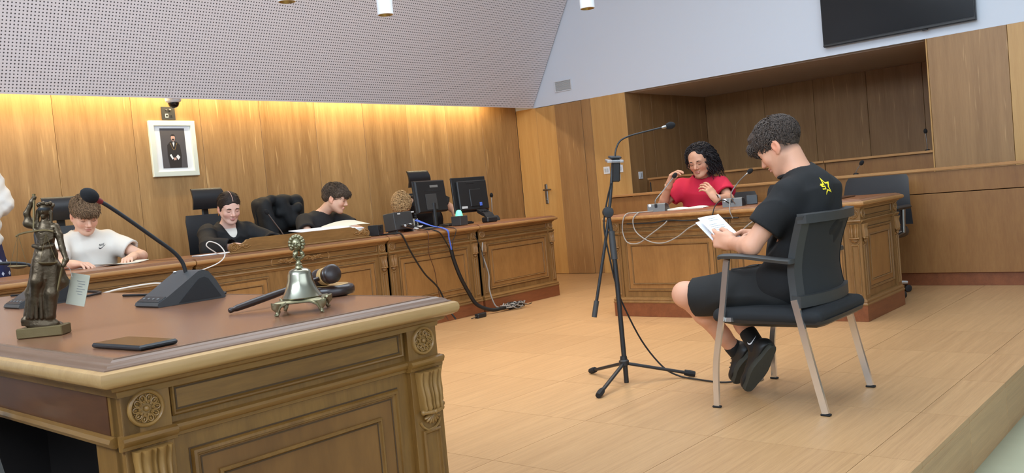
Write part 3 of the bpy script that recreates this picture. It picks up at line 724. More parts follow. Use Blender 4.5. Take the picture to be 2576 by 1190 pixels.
# ---- judges' bench: units side by side
def unit(label, x0, x1, e, pil=True, med=None):
    t = thing('bench_unit', label, 'desk', (x0, 5.325, 0), group="units of the judges' bench")
    w = x1-x0; d = .74
    face(t, '-y', 0, w, 0, d, [(0, .075), (w-.075, w)], SB, medallion=med)
    desk_top(t, 0, w, 0, d, SB, e); desk_base(t, 0, w, 0, d, SB, e)
    MB().box((w-.03, d/2, .42), (.03, d-.06, .66)).build('end_board', 'bench_v', t, 0)
    MB().box((.03, d/2, .42), (.03, d-.06, .66)).build('end_board', 'bench_v', t, 0)
    return t
ur = unit("right end unit of the judges' bench, below the rear computer monitor", 5.645, 6.70, (.3, 1, 1, 1))
um = unit("judges' bench unit with cables hanging down its front", 4.585, 5.61, (.2, .3, 1, 1))
uc = unit("wide centre unit of the judges' bench with carved frieze and crest board", 2.935, 4.56, (.2, .2, 1, 1), med=(.81, .17))
ul = unit("left unit of the judges' bench below the boy in white", 1.20, 2.91, (1, .2, 1, 1))
MB().box((5.6275-4.585, .37, .38), (.012, .70, .66)).build('joint_filler', 'dark_gap', um, 0)
# carved applique on the centre frieze
def spiral(c, r0, turns, sgn, n=26, y=-.0):
    return [(c[0]+sgn*r0*(1-i/n*.85)*math.cos(2*math.pi*turns*i/n+math.pi/2), y, c[1]+r0*(1-i/n*.85)*math.sin(2*math.pi*turns*i/n+math.pi/2)) for i in range(n+1)]
ap = MB(); ac = .81
for s in (-1, 1):
    ap.tube(bez([(ac+s*.02, -.016, .692), (ac+s*.06, -.018, .708), (ac+s*.10, -.018, .69), (ac+s*.15, -.018, .70), (ac+s*.2, -.016, .69)], 24), [.0045]*24+[.002], 6)
    for q, r in ((.05, .014), (.10, .013), (.15, .010)):
        ap.tube(spiral((ac+s*q, .690+.006*(1 if q != .1 else -1)), r, 1.4, s, 18, -.018), .0032, 5)
        ap.ell((ac+s*(q+.02), -.017, .703), (.012, .004, .005), 8, 5); ap.ell((ac+s*(q+.025), -.017, .682), (.011, .004, .004), 8, 5)
    ap.tube(arc((ac+s*.22, .69), .03, 90-s*90-50, 90-s*90+50, 8, 'xz', -.016), .003, 5)
ap.ell((ac, -.018, .694), (.014, .007, .02), 10, 6); ap.build('carved_applique', 'bench_carving', uc, 50)
# crest board along the front edge of the centre unit
cx0, cx1 = .262, 1.485
prof = [(cx0+.02, .788), (cx0+.003, .81), (cx0+.002, .832), (cx0+.016, .852), (cx0+.045, .857), (cx0+.075, .845), (cx0+.10, .846), (cx0+.125, .858), (cx0+.14, .872), (cx0+.165, .873), (cx0+.18, .880)]
full = prof+[(cx0+cx1-x, z) for x, z in prof[::-1]]
cb = MB().loft([[(x, .005, z) for x, z in full], [(x, .028, z) for x, z in full]]).build('crest_board', 'bench_h', uc, 40)
MB().box(((cx0+cx1)/2, .015, .790), (cx1-cx0+.01, .04, .012), .004).build('crest_base', 'bench_h', cb)
for s, xx in ((1, cx0+.032), (-1, cx1-.032)):
    v = MB(); v.tube(spiral((xx, .828), .029, 2.2, -s, 44, .003), [.0045]*30+[.004]*15, 6); v.ell((xx, .002, .828), (.006, .006, .006), 8, 6)
    v.tube(bez([(xx+s*.03, .004, .812), (xx+s*.06, .002, .83), (xx+s*.09, .003, .815), (xx+s*.13, .004, .83)], 18), .0035, 6)
    for q in (.05, .075, .10): v.ell((xx+s*q, .003, .835), (.012, .004, .006), 8, 5)
    v.build('scroll_carving', 'bench_carving', cb, 50)
# ================================================================== THINGS ON THE FOREGROUND DESK
def FG(u, v, z=.785):
    c, s = math.cos(-.0185), math.sin(-.0185); return (.6415+c*u-s*v, 1.4591+s*u+c*v, z)
# ---- bronze statuette of blindfolded justice; local x to the right, y away, z up
st = thing('statuette', 'bronze statuette of a blindfolded woman with sword and scales on foreground desk', 'statue', FG(.095, .563), rad(-41.8-1.06))
MB().box((0, 0, .011), (.094, .052, .022), .002).build('base', 'bronze_base', st)
q = Sdf()
q.ell((0, 0, .026), (.042, .022, .012), k=.006); q.rbox((-.022, -.004, .031), (.022, .014, .006), .002, k=.003); q.ell((.02, -.01, .032), (.016, .008, .009), k=.004); q.ell((-.034, -.012, .039), (.012, .009, .009), k=.005)
q.chain([(-.004, 0, .03), (.001, 0, .09), (.006, 0, .15), (.006, 0, .19), (.004, 0, .215)], [.022, .020, .024, .022, .016], .010)
q.chain([(.004, 0, .205), (.006, -.002, .235), (.006, 0, .255)], [.016, .019, .015], .008)
q.chain([(.0, -.012, .175), (-.004, -.026, .130), (-.012, -.018, .085), (-.02, -.016, .05)], [.02, .0145, .011, .009], .006)
q.chain([(.020, -.004, .16), (.022, -.014, .10), (.020, -.014, .05)], [.02, .014, .010], .008)
q.rc((.004, 0, .25), (.004, 0, .275), .009, .008, .006)
q.ell((.004, -.001, .293), (.0125, .0145, .0165), k=.004); q.ell((.004, .005, .297), (.0155, .0145, .015), k=.004); q.ell((.004, -.0150, .2885), (.0026, .0045, .0045), k=.002); q.ell((.004, -.0125, .2805), (.005, .004, .0022), k=.001); q.ell((.004, -.011, .2765), (.005, .005, .004), k=.003)
q.rc((-.010, -.002, .29), (-.012, -.005, .262), .005, .004, .004); q.rc((.018, -.002, .288), (.019, -.003, .266), .004, .003, .004)
q.chain([(-.014, 0, .254), (-.030, 0, .262), (-.034, -.004, .285), (-.022, -.004, .312), (-.017, -.004, .322)], [.0095, .0085, .0065, .0052, .005], .004)
q.ell((-.030, 0, .262), (.014, .012, .011), k=.006)
q.chain([(.026, 0, .254), (.036, -.004, .235), (.044, -.008, .205), (.055, -.014, .178), (.050, -.018, .165)], [.0095, .008, .0065, .0052, .005], .004)
for i in range(9):
    a = -1.3+i*.33; q.chain([(.006+.019*math.sin(a), -.019*math.cos(a), .212), (.004+.027*math.sin(a), -.030*math.cos(a)*.9, .165-.006*i), (-.006+.028*math.sin(a*.9), -.026*math.cos(a), .10), (-.008+.033*math.sin(a), -.024*math.cos(a), .045)], [.0028, .0034, .0038, .0042], .0025)
for i in range(5): q.chain([(-.014+.002*i, -.016, .25-.004*i), (.006, -.024, .238-.006*i), (.026, -.014, .252-.006*i)], [.003, .003, .003], .003)
q.chain([(-.016, -.012, .21), (.004, -.022, .207), (.024, -.012, .211)], [.005, .005, .005], .003)
q.chain([(.028, .004, .15), (.036, .008, .125), (.03, .004, .11)], [.016, .014, .006], .008); q.chain([(-.02, .004, .12), (-.032, .006, .10), (-.028, 0, .07)], [.014, .012, .006], .008)
sd_obj('figure', q, .0015, 'bronze', st)
f = MB()
for i in range(12):
    a = 2*math.pi*i/12; f.ell((.004+.0145*math.cos(a), .005+.0145*math.sin(a), .303+.002*(i % 2)+.004*(math.sin(a) < -.5)), (.0052, .0052, .005), 8, 6)
f.build('hair', 'bronze', st); MB().lathe([(.0134, -.0034), (.0140, 0), (.0134, .0034)], 18, TR((.004, -.001, .2955))@Matrix.Diagonal((1, 1.18, 1, 1)), False).build('blindfold', 'black_plastic', st)
s_ = MB().tube([(.051, -.018, .180), (.048, -.018, .165), (.020, -.016, .03)], [.0028, .003, .0016], 6); s_.tube([(.042, -.018, .166), (.056, -.018, .163)], .0022, 6); s_.build('sword', 'bronze_base', st)
b_ = MB().tube(bez([(-.052, -.018, .232), (-.042, -.02, .238), (-.02, -.024, .243), (.01, -.026, .247), (.03, -.02, .244)], 16), .0022, 6); b_.tube([(-.018, -.004, .33), (-.017, -.005, .318), (-.014, -.018, .243)], [.004, .003, .0018], 6); b_.build('scale_beam', 'bronze_base', st)
for x, z in ((-.042, .160), (.022, .168)):
    p_ = MB().lathe([(.001, -.002), (.012, 0), (.021, .005), (.0205, .006), (.011, .0015), (.001, .0)], 18, TR((x, -.033, z)), False)
    for k in range(3):
        a = 2*math.pi*k/3; p_.tube([(x+.02*math.cos(a), -.033+.02*math.sin(a), z+.005), (-.044 if x < 0 else .016, -.026, .238)], .0005, 4)
    p_.build('scale_pan', 'bronze_base', st)
tg = MB().box((0, 0, 0), (.046, .0012, .074)); tg = tg.build('paper_tag', 'tag_card', st, 0); tg.location = (.063, .012, .10); tg.rotation_euler = (rad(-8), rad(8), rad(-12))
for i in range(6): MB().box((.004+.003*(i % 2), -.0009, .02-.006*i), (.02-.004*(i % 3), .0004, .0012)).build('printed_line', 'grey_plastic', tg, 0)
MB().tube(bez([(.05, -.018, .165), (.056, 0, .158), (.058, .010, .136)], 8), .0006, 5).build('tag_string', 'cable_white', st)
for ch in st.children:
    if ch.name.split('.')[0] != 'base': ch.rotation_euler.y += rad(5.5); ch.scale = (.94, .94, .93)
tg.location.x += .012; tg.location.z = .092
# ---- smartphone
ph = thing('smartphone', 'black smartphone lying on the near corner of the foreground desk', 'phone', FG(.0865, .112), rad(3.5))
MB().box((0, 0, .0048), (.074, .168, .0088), .003).build('body', 'black_plastic', ph); MB().box((0, 0, .0093), (.068, .162, .0006), .0002).build('screen', 'screen_glass', ph)
for y, l in ((.02, .018), (-.01, .03)): MB().box((.0374, y-.045, .005), (.0012, l, .003), .0004).build('side_button', 'dark_grey_plastic', ph)
# ---- desk microphones (wedge base with gooseneck)
def mic_wedge(name, label, loc, rz, neck, sc=1.0, tipcol=True, group=None, W=.135, Lg=.2):
    t = thing(name, label, 'microphone', loc, rz, group)          # low front edge at x=0, body runs along +x
    side = [(0, .004), (.004, .012), (Lg*.16, .026), (Lg*.62, .083), (Lg*.70, .086), (Lg*.78, .079), (Lg*.88, .052), (Lg*.97, .018), (Lg, .003), (Lg-.004, .0), (.004, 0)]
    MB().loft([[(x, -W/2+i, z+(0 if i else -.0)) for x, z in side] for i in (0,)]+[[(x, W/2, z) for x, z in side]]).build('base', 'dark_grey_plastic', t, 30)
    ins = [(Lg*.30, .004), (Lg*.62, .062), (Lg*.70, .066), (Lg*.76, .060), (Lg*.93, .006)]
    MB().loft([[(x, -W/2-.0015, z) for x, z in ins], [(x, W/2+.0015, z) for x, z in ins]]).build('side_panel', 'black_plastic', t, 30)
    kb = MB().box((0, 0, 0), (.026, W*.92, .003), .001, None).build('key_strip', 'black_plastic', t); kb.location = (.0175, 0, .0195); kb.rotation_euler = (0, rad(-26.5), 0)
    for k in range(4): MB().box((0, -W*.3+k*W*.2, .002), (.006, .008, .002)).build('key', 'grey_plastic', kb, 0)
    MB().ell((Lg*.60, W*.42, .083), (.005, .005, .002), 10, 6).build('indicator', 'socket_white', t)
    P = bez(neck, 30); n = MB().tube(P, .0055*sc, 14).build('gooseneck', 'black_plastic', t)
    d = (Vector(P[-1])-Vector(P[-2])).normalized(); e = Vector(P[-1]); Q = d.to_track_quat('Z', 'Y').to_matrix().to_4x4()
    MB().lathe([(.0055*sc, -.004), (.0075*sc, .0), (.008*sc, .016), (.006*sc, .018)], 14, Matrix.Translation(e) @ Q).build('collar', 'red_ring' if tipcol else 'steel', n)
    MB().lathe(foam(.0185*sc, .046*sc, .012*sc), 24, Matrix.Translation(e) @ Q).build('foam_head', 'foam_black', n, 70)
    return t
o = Vector(FG(.46, .86))
def rel(u, v, z): p = Vector(FG(u, v, z))-o; c, s = math.cos(.0185), math.sin(.0185); return (c*p.x-s*p.y, s*p.x+c*p.y, p.z)
mic_wedge('desk_microphone', 'black gooseneck desk microphone with wedge base in foreground desk centre', o, -.0185, [rel(.584, .86, .864), rel(.576, .86, .896), rel(.552, .86, .929), rel(.50, .86, .974), rel(.439, .86, 1.026), rel(.392, .86, 1.064), rel(.372, .86, 1.078)])
mic_wedge('desk_microphone', 'black desk microphone behind the statuette, its neck leaving the frame', FG(.36, 1.58), -.0185, [(.122, 0, .078), (.110, 0, .10), (.075, 0, .128), (.03, 0, .142), (-.06, 0, .15), (-.14, 0, .165), (-.22, 0, .2)])
# ---- hand bell on a footed stand
bl = thing('hand_bell', 'silver hand bell with cast figure handle on a four-footed stand', 'bell', FG(.475, .147), rad(45))
MB().loft([[(a*h, b*h, z) for a, b in ((-1, -1), (-.3, -.85), (.3, -.85), (1, -1), (.85, -.3), (.85, .3), (1, 1), (.3, .85), (-.3, .85), (-1, 1), (-.85, .3), (-.85, -.3))] for h, z in ((.050, .0235), (.053, .025), (.053, .0275), (.047, .031), (.04, .0315))]).build('stand', 'bell_cast', bl, 40)
for sx in (-1, 1):
    for sy in (-1, 1):
        f = MB(); d = Vector((sx, sy, 0)).normalized()
        f.tube([d*.066+Vector((0, 0, .027)), d*.069+Vector((0, 0, .018)), d*.063+Vector((0, 0, .009)), d*.066+Vector((0, 0, .003)), d*.072+Vector((0, 0, .0035))], [.012, .0085, .005, .004, .003], 8, flat=.6)
        for k in (-1, 0, 1): f.tube([d*.052+Vector((-sy*k*.012, sx*k*.012, .027)), d*.063+Vector((-sy*k*.006, sx*k*.006, .02)), d*.066+Vector((-sy*k*.002, sx*k*.002, .008))], [.003, .003, .002], 6)
        f.build('foot', 'bell_cast', bl, 50)
MB().lathe([(.0425, .032), (.0435, .034), (.0415, .037), (.036, .046), (.031, .058), (.0275, .070), (.0255, .083), (.023, .0905), (.017, .0945), (.008, .0965), (.0005, .097)], 36).build('bell_body', 'bell_metal', bl, 50)
hd = MB(); hd.lathe([(.009, .094), (.0085, .099), (.006, .102), (.0075, .105), (.005, .108), (.0045, .116), (.007, .118), (.004, .121)], 16)
for i in range(3):
    a = 2*math.pi*i/3; hd.tube(bez([(.004*math.cos(a), .004*math.sin(a), .115), (.012*math.cos(a), .012*math.sin(a), .122), (.010*math.cos(a+.5), .010*math.sin(a+.5), .130), (.004*math.cos(a), .004*math.sin(a), .134)], 12), .0032, 6); hd.ell((.009*math.cos(a), .009*math.sin(a), .127), (.005, .005, .006), 8, 6)
hd.ell((0, 0, .148), (.012, .011, .015), 14, 10)
for i in range(11):
    a = rad(-35+25*i); hd.ell((.0135*math.cos(a), 0, .149+.0155*math.sin(a)), (.0055, .0075, .0055), 8, 6)
hd.ell((0, -.011, .147), (.0025, .004, .004), 8, 6)
for s in (-1, 1): hd.ell((s*.0045, -.0105, .151), (.0028, .002, .002), 8, 5); hd.ell((s*.007, -.008, .145), (.004, .004, .004), 8, 5)
hd.ell((0, -.0105, .1405), (.004, .002, .0016), 8, 5)
hd = hd.build('handle', 'bell_cast', bl, 60); hd.rotation_euler = (0, 0, rad(-90))
# ---- gavel resting on its block
gb = thing('gavel_block', 'dark round wooden sounding block under the gavel', 'block', FG(.712, .372), 0)
MB().lathe([(.052, 0), (.060, .003), (.062, .008), (.062, .018), (.058, .025), (.050, .028), (.047, .0272)], 36).build('block', 'gavel_wood', gb, 40); MB().lathe([(.0475, .0272), (.046, .0288), (.0005, .0288)], 36, None, False).build('strike_plate', 'gavel_band', gb, 40)
hc = Vector(FG(.683, .345, .785+.0288+.0243)); tp = Vector(FG(.415, .352, .7925)); ax = (hc-tp); gl = ax.length; ax.normalize()
gv = thing('gavel', 'dark wooden gavel lying on its block behind the hand bell', 'gavel', tp)
Q = ax.to_track_quat('Z', 'Y').to_matrix().to_4x4()
MB().lathe([(.0035, 0), (.006, .002), (.0065, .008), (.005, .011), (.0075, .02), (.0085, .06), (.0085, .12), (.007, .17), (.005, .20), (.007, .205), (.0055, .21), (.0055, gl-.01)], 16, Q).build('gavel_shaft', 'gavel_wood', gv, 50)
side = Vector((0.80, 0.60, 0)); side = (side-ax*side.dot(ax)).normalized(); Q2 = Matrix.Translation(hc-tp) @ side.to_track_quat('Z', 'Y').to_matrix().to_4x4()
MB().lathe([(.004, -.042), (.018, -.041), (.0235, -.036), (.0240, -.030), (.0215, -.027), (.0235, -.024), (.0225, -.016), (.0205, -.012), (.0205, .012), (.0225, .016), (.0235, .024), (.0215, .027), (.0240, .030), (.0235, .036), (.018, .041), (.004, .042)], 28, Q2).build('gavel_head', 'gavel_wood', gv, 40)
MB().lathe([(.0212, -.010), (.0222, -.008), (.0222, .008), (.0212, .010)], 28, Q2, False).build('band', 'gavel_band', gv, 40)
# ---- cables lying on the desk top
def cable(name, label, pts, r, mat, n=40, group=None):
    o = MB().tube(bez(pts, n), r, 7).build(name, mat, None, 60); return tag(o, label, 'cable', group)
cable('cable', 'thick black cable lying behind the statuette on the foreground desk', [FG(.56, 1.6, .79), FG(.62, 1.62, .7895), FG(.70, 1.72, .7895), FG(.715, 1.9, .7895), FG(.66, 2.1, .7895), FG(.58, 2.25, .79)], .0042, 'cable_black')
cable('cable', 'black cable trailing right from the foreground microphone base', [FG(.655, .86, .79), FG(.69, .862, .7895), FG(.708, .89, .791), FG(.70, 1.0, .7895), FG(.66, 1.2, .7895), FG(.63, 1.38, .7895)], .0042, 'cable_black')
# ================================================================== MICROPHONE STAND
ms = thing('microphone_stand', 'black tripod microphone stand with boom and gooseneck microphone', 'microphone stand', (3.675, 2.535, 0))
B0 = Vector((3.675, 2.535, 0))
def lw(x, y, z): return Vector((x, y, z))-B0
MB().tube([lw(3.675, 2.530, .0), lw(3.677, 2.531, .115)], .0125, 12).build('centre_post', 'black_plastic', ms)
MB().lathe([(.014, .085), (.026, .09), (.026, .112), (.019, .118), (.017, .135)], 18).build('leg_hub', 'black_plastic', ms)
for x, y in ((3.796, 2.832), (3.36, 2.475), (3.887, 2.274)):
    l = MB().tube([lw(3.675, 2.535, .100), lw(x, y, .017)], .0105, 8, flat=.8).build('leg', 'black_plastic', ms)
    d = (Vector((x, y, .014))-Vector((3.675, 2.535, .10))).normalized(); e = lw(x, y, .017)
    MB().tube([e-d*.035, e-d*.01, e+d*.018], [.015, .0165, .014], 8).build('rubber_foot', 'black_matte', l)
MB().tube([lw(3.677, 2.533, .11), lw(3.70, 2.552, .5), lw(3.712, 2.566, .70)], .0125, 12).build('pole', 'black_plastic', ms)
MB().tube([lw(3.708, 2.562, .63), lw(3.714, 2.57, .775)], [.017, .0165], 12).build('clutch', 'dark_grey_plastic', ms)
MB().tube([lw(3.714, 2.57, .77), lw(3.717, 2.58, .86)], .010, 10).build('upper_pole', 'black_plastic', ms)
MB().lathe([(.008, -.022), (.026, -.02), (.029, -.01), (.029, .01), (.026, .02), (.008, .022)], 20, Matrix.Translation(lw(3.716, 2.582, .872)) @ Vector((-.75, -.66, 0)).to_track_quat('Z', 'Y').to_matrix().to_4x4()).build('pivot_clamp', 'black_plastic', ms)
MB().tube([lw(3.618, 2.655, .345), lw(3.69, 2.602, .70), lw(3.722, 2.578, .87), lw(3.758, 2.553, 1.13)], .0085, 10).build('boom', 'black_plastic', ms)
MB().tube([lw(3.618, 2.655, .343), lw(3.634, 2.643, .425)], .0135, 12).build('counterweight', 'dark_grey_plastic', ms)
hd = MB().box((0, 0, 0), (.052, .04, .12), .006).build('microphone_base', 'black_plastic', ms); hd.location = lw(3.764, 2.545, 1.085); hd.rotation_euler = (rad(4), rad(-6), rad(41))
MB().box((-.012, -.0215, .02), (.02, .002, .025)).build('sticker', 'light_grey', hd, 0); MB().box((.002, -.0215, -.035), (.036, .002, .028)).build('sticker', 'light_grey', hd, 0)
MB().box((.008, -.0228, -.035), (.02, .001, .006)).build('printed_line', 'ink', hd, 0)
pl = MB().box((0, 0, 0), (.10, .085, .014), .003).build('acrylic_plate', 'clear_plastic', ms); pl.location = lw(3.762, 2.548, 1.132); pl.rotation_euler = (rad(4), rad(-6), rad(41))
tp_ = MB().box((0, 0, 0), (.085, .06, .012), .004).build('swivel_top', 'black_plastic', ms); tp_.location = lw(3.766, 2.546, 1.150); tp_.rotation_euler = (rad(4), rad(-6), rad(41))
nk = [lw(3.768, 2.545, 1.15), lw(3.774, 2.541, 1.185), lw(3.79, 2.524, 1.228), lw(3.82, 2.49, 1.25), lw(3.87, 2.436, 1.264), lw(3.945, 2.352, 1.281)]
P = bez(nk, 30); MB().tube(P, .0045, 8).build('gooseneck', 'black_plastic', ms)
e = Vector(P[-1]); d = (Vector(P[-1])-Vector(P[-3])).normalized(); Q = Matrix.Translation(e) @ d.to_track_quat('Z', 'Y').to_matrix().to_4x4()
MB().lathe([(.005, -.01), (.008, .0), (.008, .02), (.006, .022)], 12, Q).build('collar', 'steel', ms)
MB().lathe(foam(.019, .05, .014), 24, Q).build('foam_head', 'foam_black', ms, 70)
MB().tube(bez([lw(3.735, 2.56, 1.02), lw(3.72, 2.585, .93), lw(3.695, 2.60, .80), lw(3.69, 2.575, .62), lw(3.70, 2.56, .5), lw(3.715, 2.54, .40), lw(3.77, 2.48, .20), lw(3.82, 2.40, .06), lw(3.84, 2.32, .012), lw(3.82, 2.2, .006), lw(3.80, 2.06, .006), lw(3.84, 1.98, .012), lw(3.90, 1.96, .016)], 70), .0045, 7).build('cable', 'cable_black', ms)
fb = thing('floor_socket', 'round metal floor socket under the visitor chair', 'socket', (3.915, 1.965, 0))
MB().lathe([(.062, 0), (.062, .004), (.054, .006), (.053, .003), (.0005, .003)], 30).build('ring', 'steel', fb, 30); MB().lathe([(.05, .0032), (.05, .0045), (.0005, .0045)], 30).build('lid', 'grey_plastic', fb, 30)

# ================================================================== VISITOR CHAIR (faces +y)
vc = thing('visitor_chair', 'black visitor chair with mesh back and square chrome legs', 'chair', (3.68, 1.63, 0))
def C(x, y, z): return Vector((x-3.68, y-1.63, z))
def bar(path, w, t, upv=None):        # flat rectangular bar along a path: w across, t thick
    P = [Vector(p) for p in path]; rings = []
    for i, p in enumerate(P):
        d = (P[min(i+1, len(P)-1)]-P[max(i-1, 0)]).normalized(); n = Vector((1, 0, 0)); n = (n-d*n.dot(d)).normalized(); b = d.cross(n)
        rings.append([p+n*t/2+b*w/2, p-n*t/2+b*w/2, p-n*t/2-b*w/2, p+n*t/2-b*w/2])
    return rings
for s in (-1, 1):
    x = 3.68+s*.285
    fl = MB().loft(bar(bez([C(3.68+s*.292, 1.868, 0.008), C(x, 1.858, .2), C(x, 1.815, .40), C(x, 1.775, .62), C(x, 1.768, .645)], 24), .025, .014)).build('front_leg', 'chrome', vc, 30)
    MB().box((s*.292, .238, .004), (.02, .038, .008), .002).build('foot_pad', 'black_matte', fl)
    x2 = 3.68+s*.26
    bl_ = MB().loft(bar(bez([C(3.68+s*.262, 1.399, .008), C(x2, 1.441, .2), C(x2, 1.483, .41), C(x2, 1.495, .47)], 20), .028, .016)).build('back_leg', 'chrome', vc, 30)
    MB().box((s*.262, -.231, .004), (.022, .04, .008), .002).build('foot_pad', 'black_matte', bl_)
    ar = [C(x-s*.0, 1.80, .655), C(x, 1.78, .659), C(x, 1.68, .655), C(x, 1.57, .640), C(x-s*.008, 1.50, .630), C(x-s*.02, 1.485, .628)]
    A = bez(ar, 24); MB().loft([[p+Vector((-.024, 0, -.008)), p+Vector((-.028, 0, .004)), p+Vector((-.02, 0, .011)), p+Vector((.02, 0, .011)), p+Vector((.028, 0, .004)), p+Vector((.024, 0, -.008))] for p in A]).build('armrest', 'chair_frame', vc, 50)
MB().loft(bar([C(3.40, 1.79, .385), C(3.46, 1.79, .375), C(3.90, 1.79, .375), C(3.96, 1.79, .385)], .03, .018)).build('front_stretcher', 'chrome', vc, 30)
# seat: moulded pan and cushion
q = Sdf().rbox((0, .005, .395), (.262, .245, .030), .028, k=0); q.ell((0, .20, .40), (.235, .09, .034), k=.03); q.ell((0, -.02, .418), (.22, .2, .02), k=.04)
sd_obj('seat_cushion', q, .011, 'chair_fabric', vc)
MB().loft([[(x*k, y*k+.005, z) for x, y in ((-.255, -.235), (-.2, -.25), (.2, -.25), (.255, -.235), (.26, .15), (.2, .245), (-.2, .245), (-.26, .15))] for k, z in ((.90, .352), (.985, .366), (1.0, .382), (.96, .386))]).build('seat_pan', 'black_plastic', vc, 40)
# back: frame rails with S-curve, mesh panel
def backy(z):     # forward lean of the backrest in chair coordinates
    t = (z-.45)/.36; return -.135+.02*math.sin(t*math.pi)-.085*max(0, t-.35)**1.3*1.1
zs = [.45+.36*i/12 for i in range(13)]
def wrap(x, z): return backy(z)-.055*(1-(x/.25)**2)     # curved round the sitter
for s in (-1, 1):
    R_ = []
    for z in zs:
        w = .245+.018*((z-.62)/.19)**2; x = s*w; y = wrap(x*.98, z); n = .034
        R_.append([Vector((x+s*.006, y+.012, z)), Vector((x-s*n, y-.010, z)), Vector((x-s*n, y-.034, z)), Vector((x+s*.006, y-.018, z))])
    MB().loft(R_).build('back_rail', 'chair_frame', vc, 40)
for z, hh in ((.462, .026), (.800, .02)):
    R_ = []
    for i in range(17):
        x = -.255+.51*i/16; w = .245+.018*((z-.62)/.19)**2; x *= w/.25; y = wrap(x*.95, z); R_.append([Vector((x, y+.008, z-hh)), Vector((x, y+.008, z+hh)), Vector((x, y-.03, z+hh*.8)), Vector((x, y-.03, z-hh))])
    MB().loft(R_).build('back_crossbar', 'chair_frame', vc, 40)
g_v = []; g_f = []; nx_, nz_ = 16, 12
for i in range(nx_+1):
    for j in range(nz_+1):
        z = .475+.315*j/nz_; x = (-.225+.45*i/nx_); g_v.append((x, wrap(x, z)-.008, z))
for i in range(nx_):
    for j in range(nz_): a = i*(nz_+1)+j; g_f.append((a, a+1, a+nz_+2, a+nz_+1))
mb = MB().add(g_v, g_f); mb.add([(x, y-.010, z) for x, y, z in g_v], [f[::-1] for f in g_f]); mb.build('mesh_panel', 'mesh_fabric', vc, 60)

vc2 = copy_tree(vc); vc2.location = (.445, 2.25, 0); vc2.rotation_euler = (0, 0, rad(-90)); vc2['label'] = 'visitor chair drawn up to the open knee side of the foreground desk'
# ================================================================== OFFICE CHAIRS
def office_chair(label, loc, rz, head=True, zt=1.10, hz=1.215, group=None, bw=.24):
    t = thing('office_chair', label, 'chair', loc, rz, group)       # faces +y in its own frame
    q = Sdf().rbox((0, 0, .47), (.25, .24, .045), .04); q.ell((0, .2, .475), (.23, .08, .045), k=.03); sd_obj('seat', q, .02, 'leatherette', t)
    b = MB(); R_ = []
    for i in range(13):
        s = i/12; z = .52+(zt-.52)*s; w = bw*(1-.10*s*s)*(1 if s < .93 else .94); y = -.235-.04*s+.03*math.sin(s*math.pi)
        R_.append([Vector((w*u, y-.05*(1-u*u)+dy, z)) for u, dy in ((-1, .0), (-.7, .03), (0, .045), (.7, .03), (1, 0), (.9, -.03), (0, -.04), (-.9, -.03))])
    b.loft(R_).build('backrest', 'leatherette', t, 60)
    if head:
        R_ = []
        for i in range(9):
            s = i/8; z = hz-.085+.17*s; y = -.265-.02*s+.035*math.sin(s*math.pi*.9); w = .15*(1-.06*(2*s-1)**2)
            R_.append([Vector((w*u, y-.03*(1-u*u)+dy, z)) for u, dy in ((-1, .01), (-.6, .03), (0, .04), (.6, .03), (1, .01), (.95, -.012), (0, -.02), (-.95, -.012))])
        MB().loft(R_).build('headrest', 'leatherette', t, 60)
        MB().box((0, -.31, (zt+hz)/2-.02), (.06, .02, .2), .008).build('headrest_stem', 'black_plastic', t)
    for s in (-1, 1):
        a = MB().box((s*.29, .0, .66), (.06, .24, .03), .012).build('armrest', 'black_plastic', t)
        MB().tube([(s*.24, -.02, .46), (s*.285, -.02, .48), (s*.29, -.02, .65)], [.016, .016, .02], 10).build('arm_post', 'steel', a)
    MB().tube([(0, 0, .1), (0, 0, .43)], [.028, .025], 14).build('gas_column', 'steel', t)
    for k in range(5):
        a = 2*math.pi*k/5+.3; d = Vector((math.cos(a), math.sin(a), 0))
        lg = MB().tube([d*.03+Vector((0, 0, .105)), d*.31+Vector((0, 0, .072))], [.022, .015], 8).build('base_arm', 'chrome', t)
        MB().lathe([(.012, -.022), (.027, -.02), (.027, .02), (.012, .022)], 16, Matrix.Translation(d*.31+Vector((0, 0, .028))) @ Matrix.Rotation(a, 4, 'Z') @ Matrix.Rotation(rad(90), 4, 'X')).build('caster', 'black_plastic', lg)
    return t
office_chair('black leather office chair with headrest behind the boy in white', (2.70, 6.42, 0), rad(182), True, 1.085, 1.215)
office_chair('black leather office chair with headrest behind the girl in a robe', (3.84, 6.37, 0), rad(184), True, 1.085, 1.215)
c3 = office_chair('black office chair with a dark robe over its back', (4.52, 6.42, 0), rad(186), False, 1.16)
office_chair('black leather office chair behind the computer monitors', (6.25, 6.42, 0), rad(180), True, 1.13, 1.275)
office_chair('black low-backed chair behind the witness desk, nearer the gallery end', (6.76, 2.36, 0), rad(84), False, .90, bw=.27)
office_chair('black low-backed chair behind the witness desk, beside the girl in red', (6.76, 2.98, 0), rad(90), False, .90, bw=.27)
office_chair('black office chair carrying the girl in red, hidden behind the desk', (6.80, 3.56, 0), rad(92), False, .86, bw=.23)
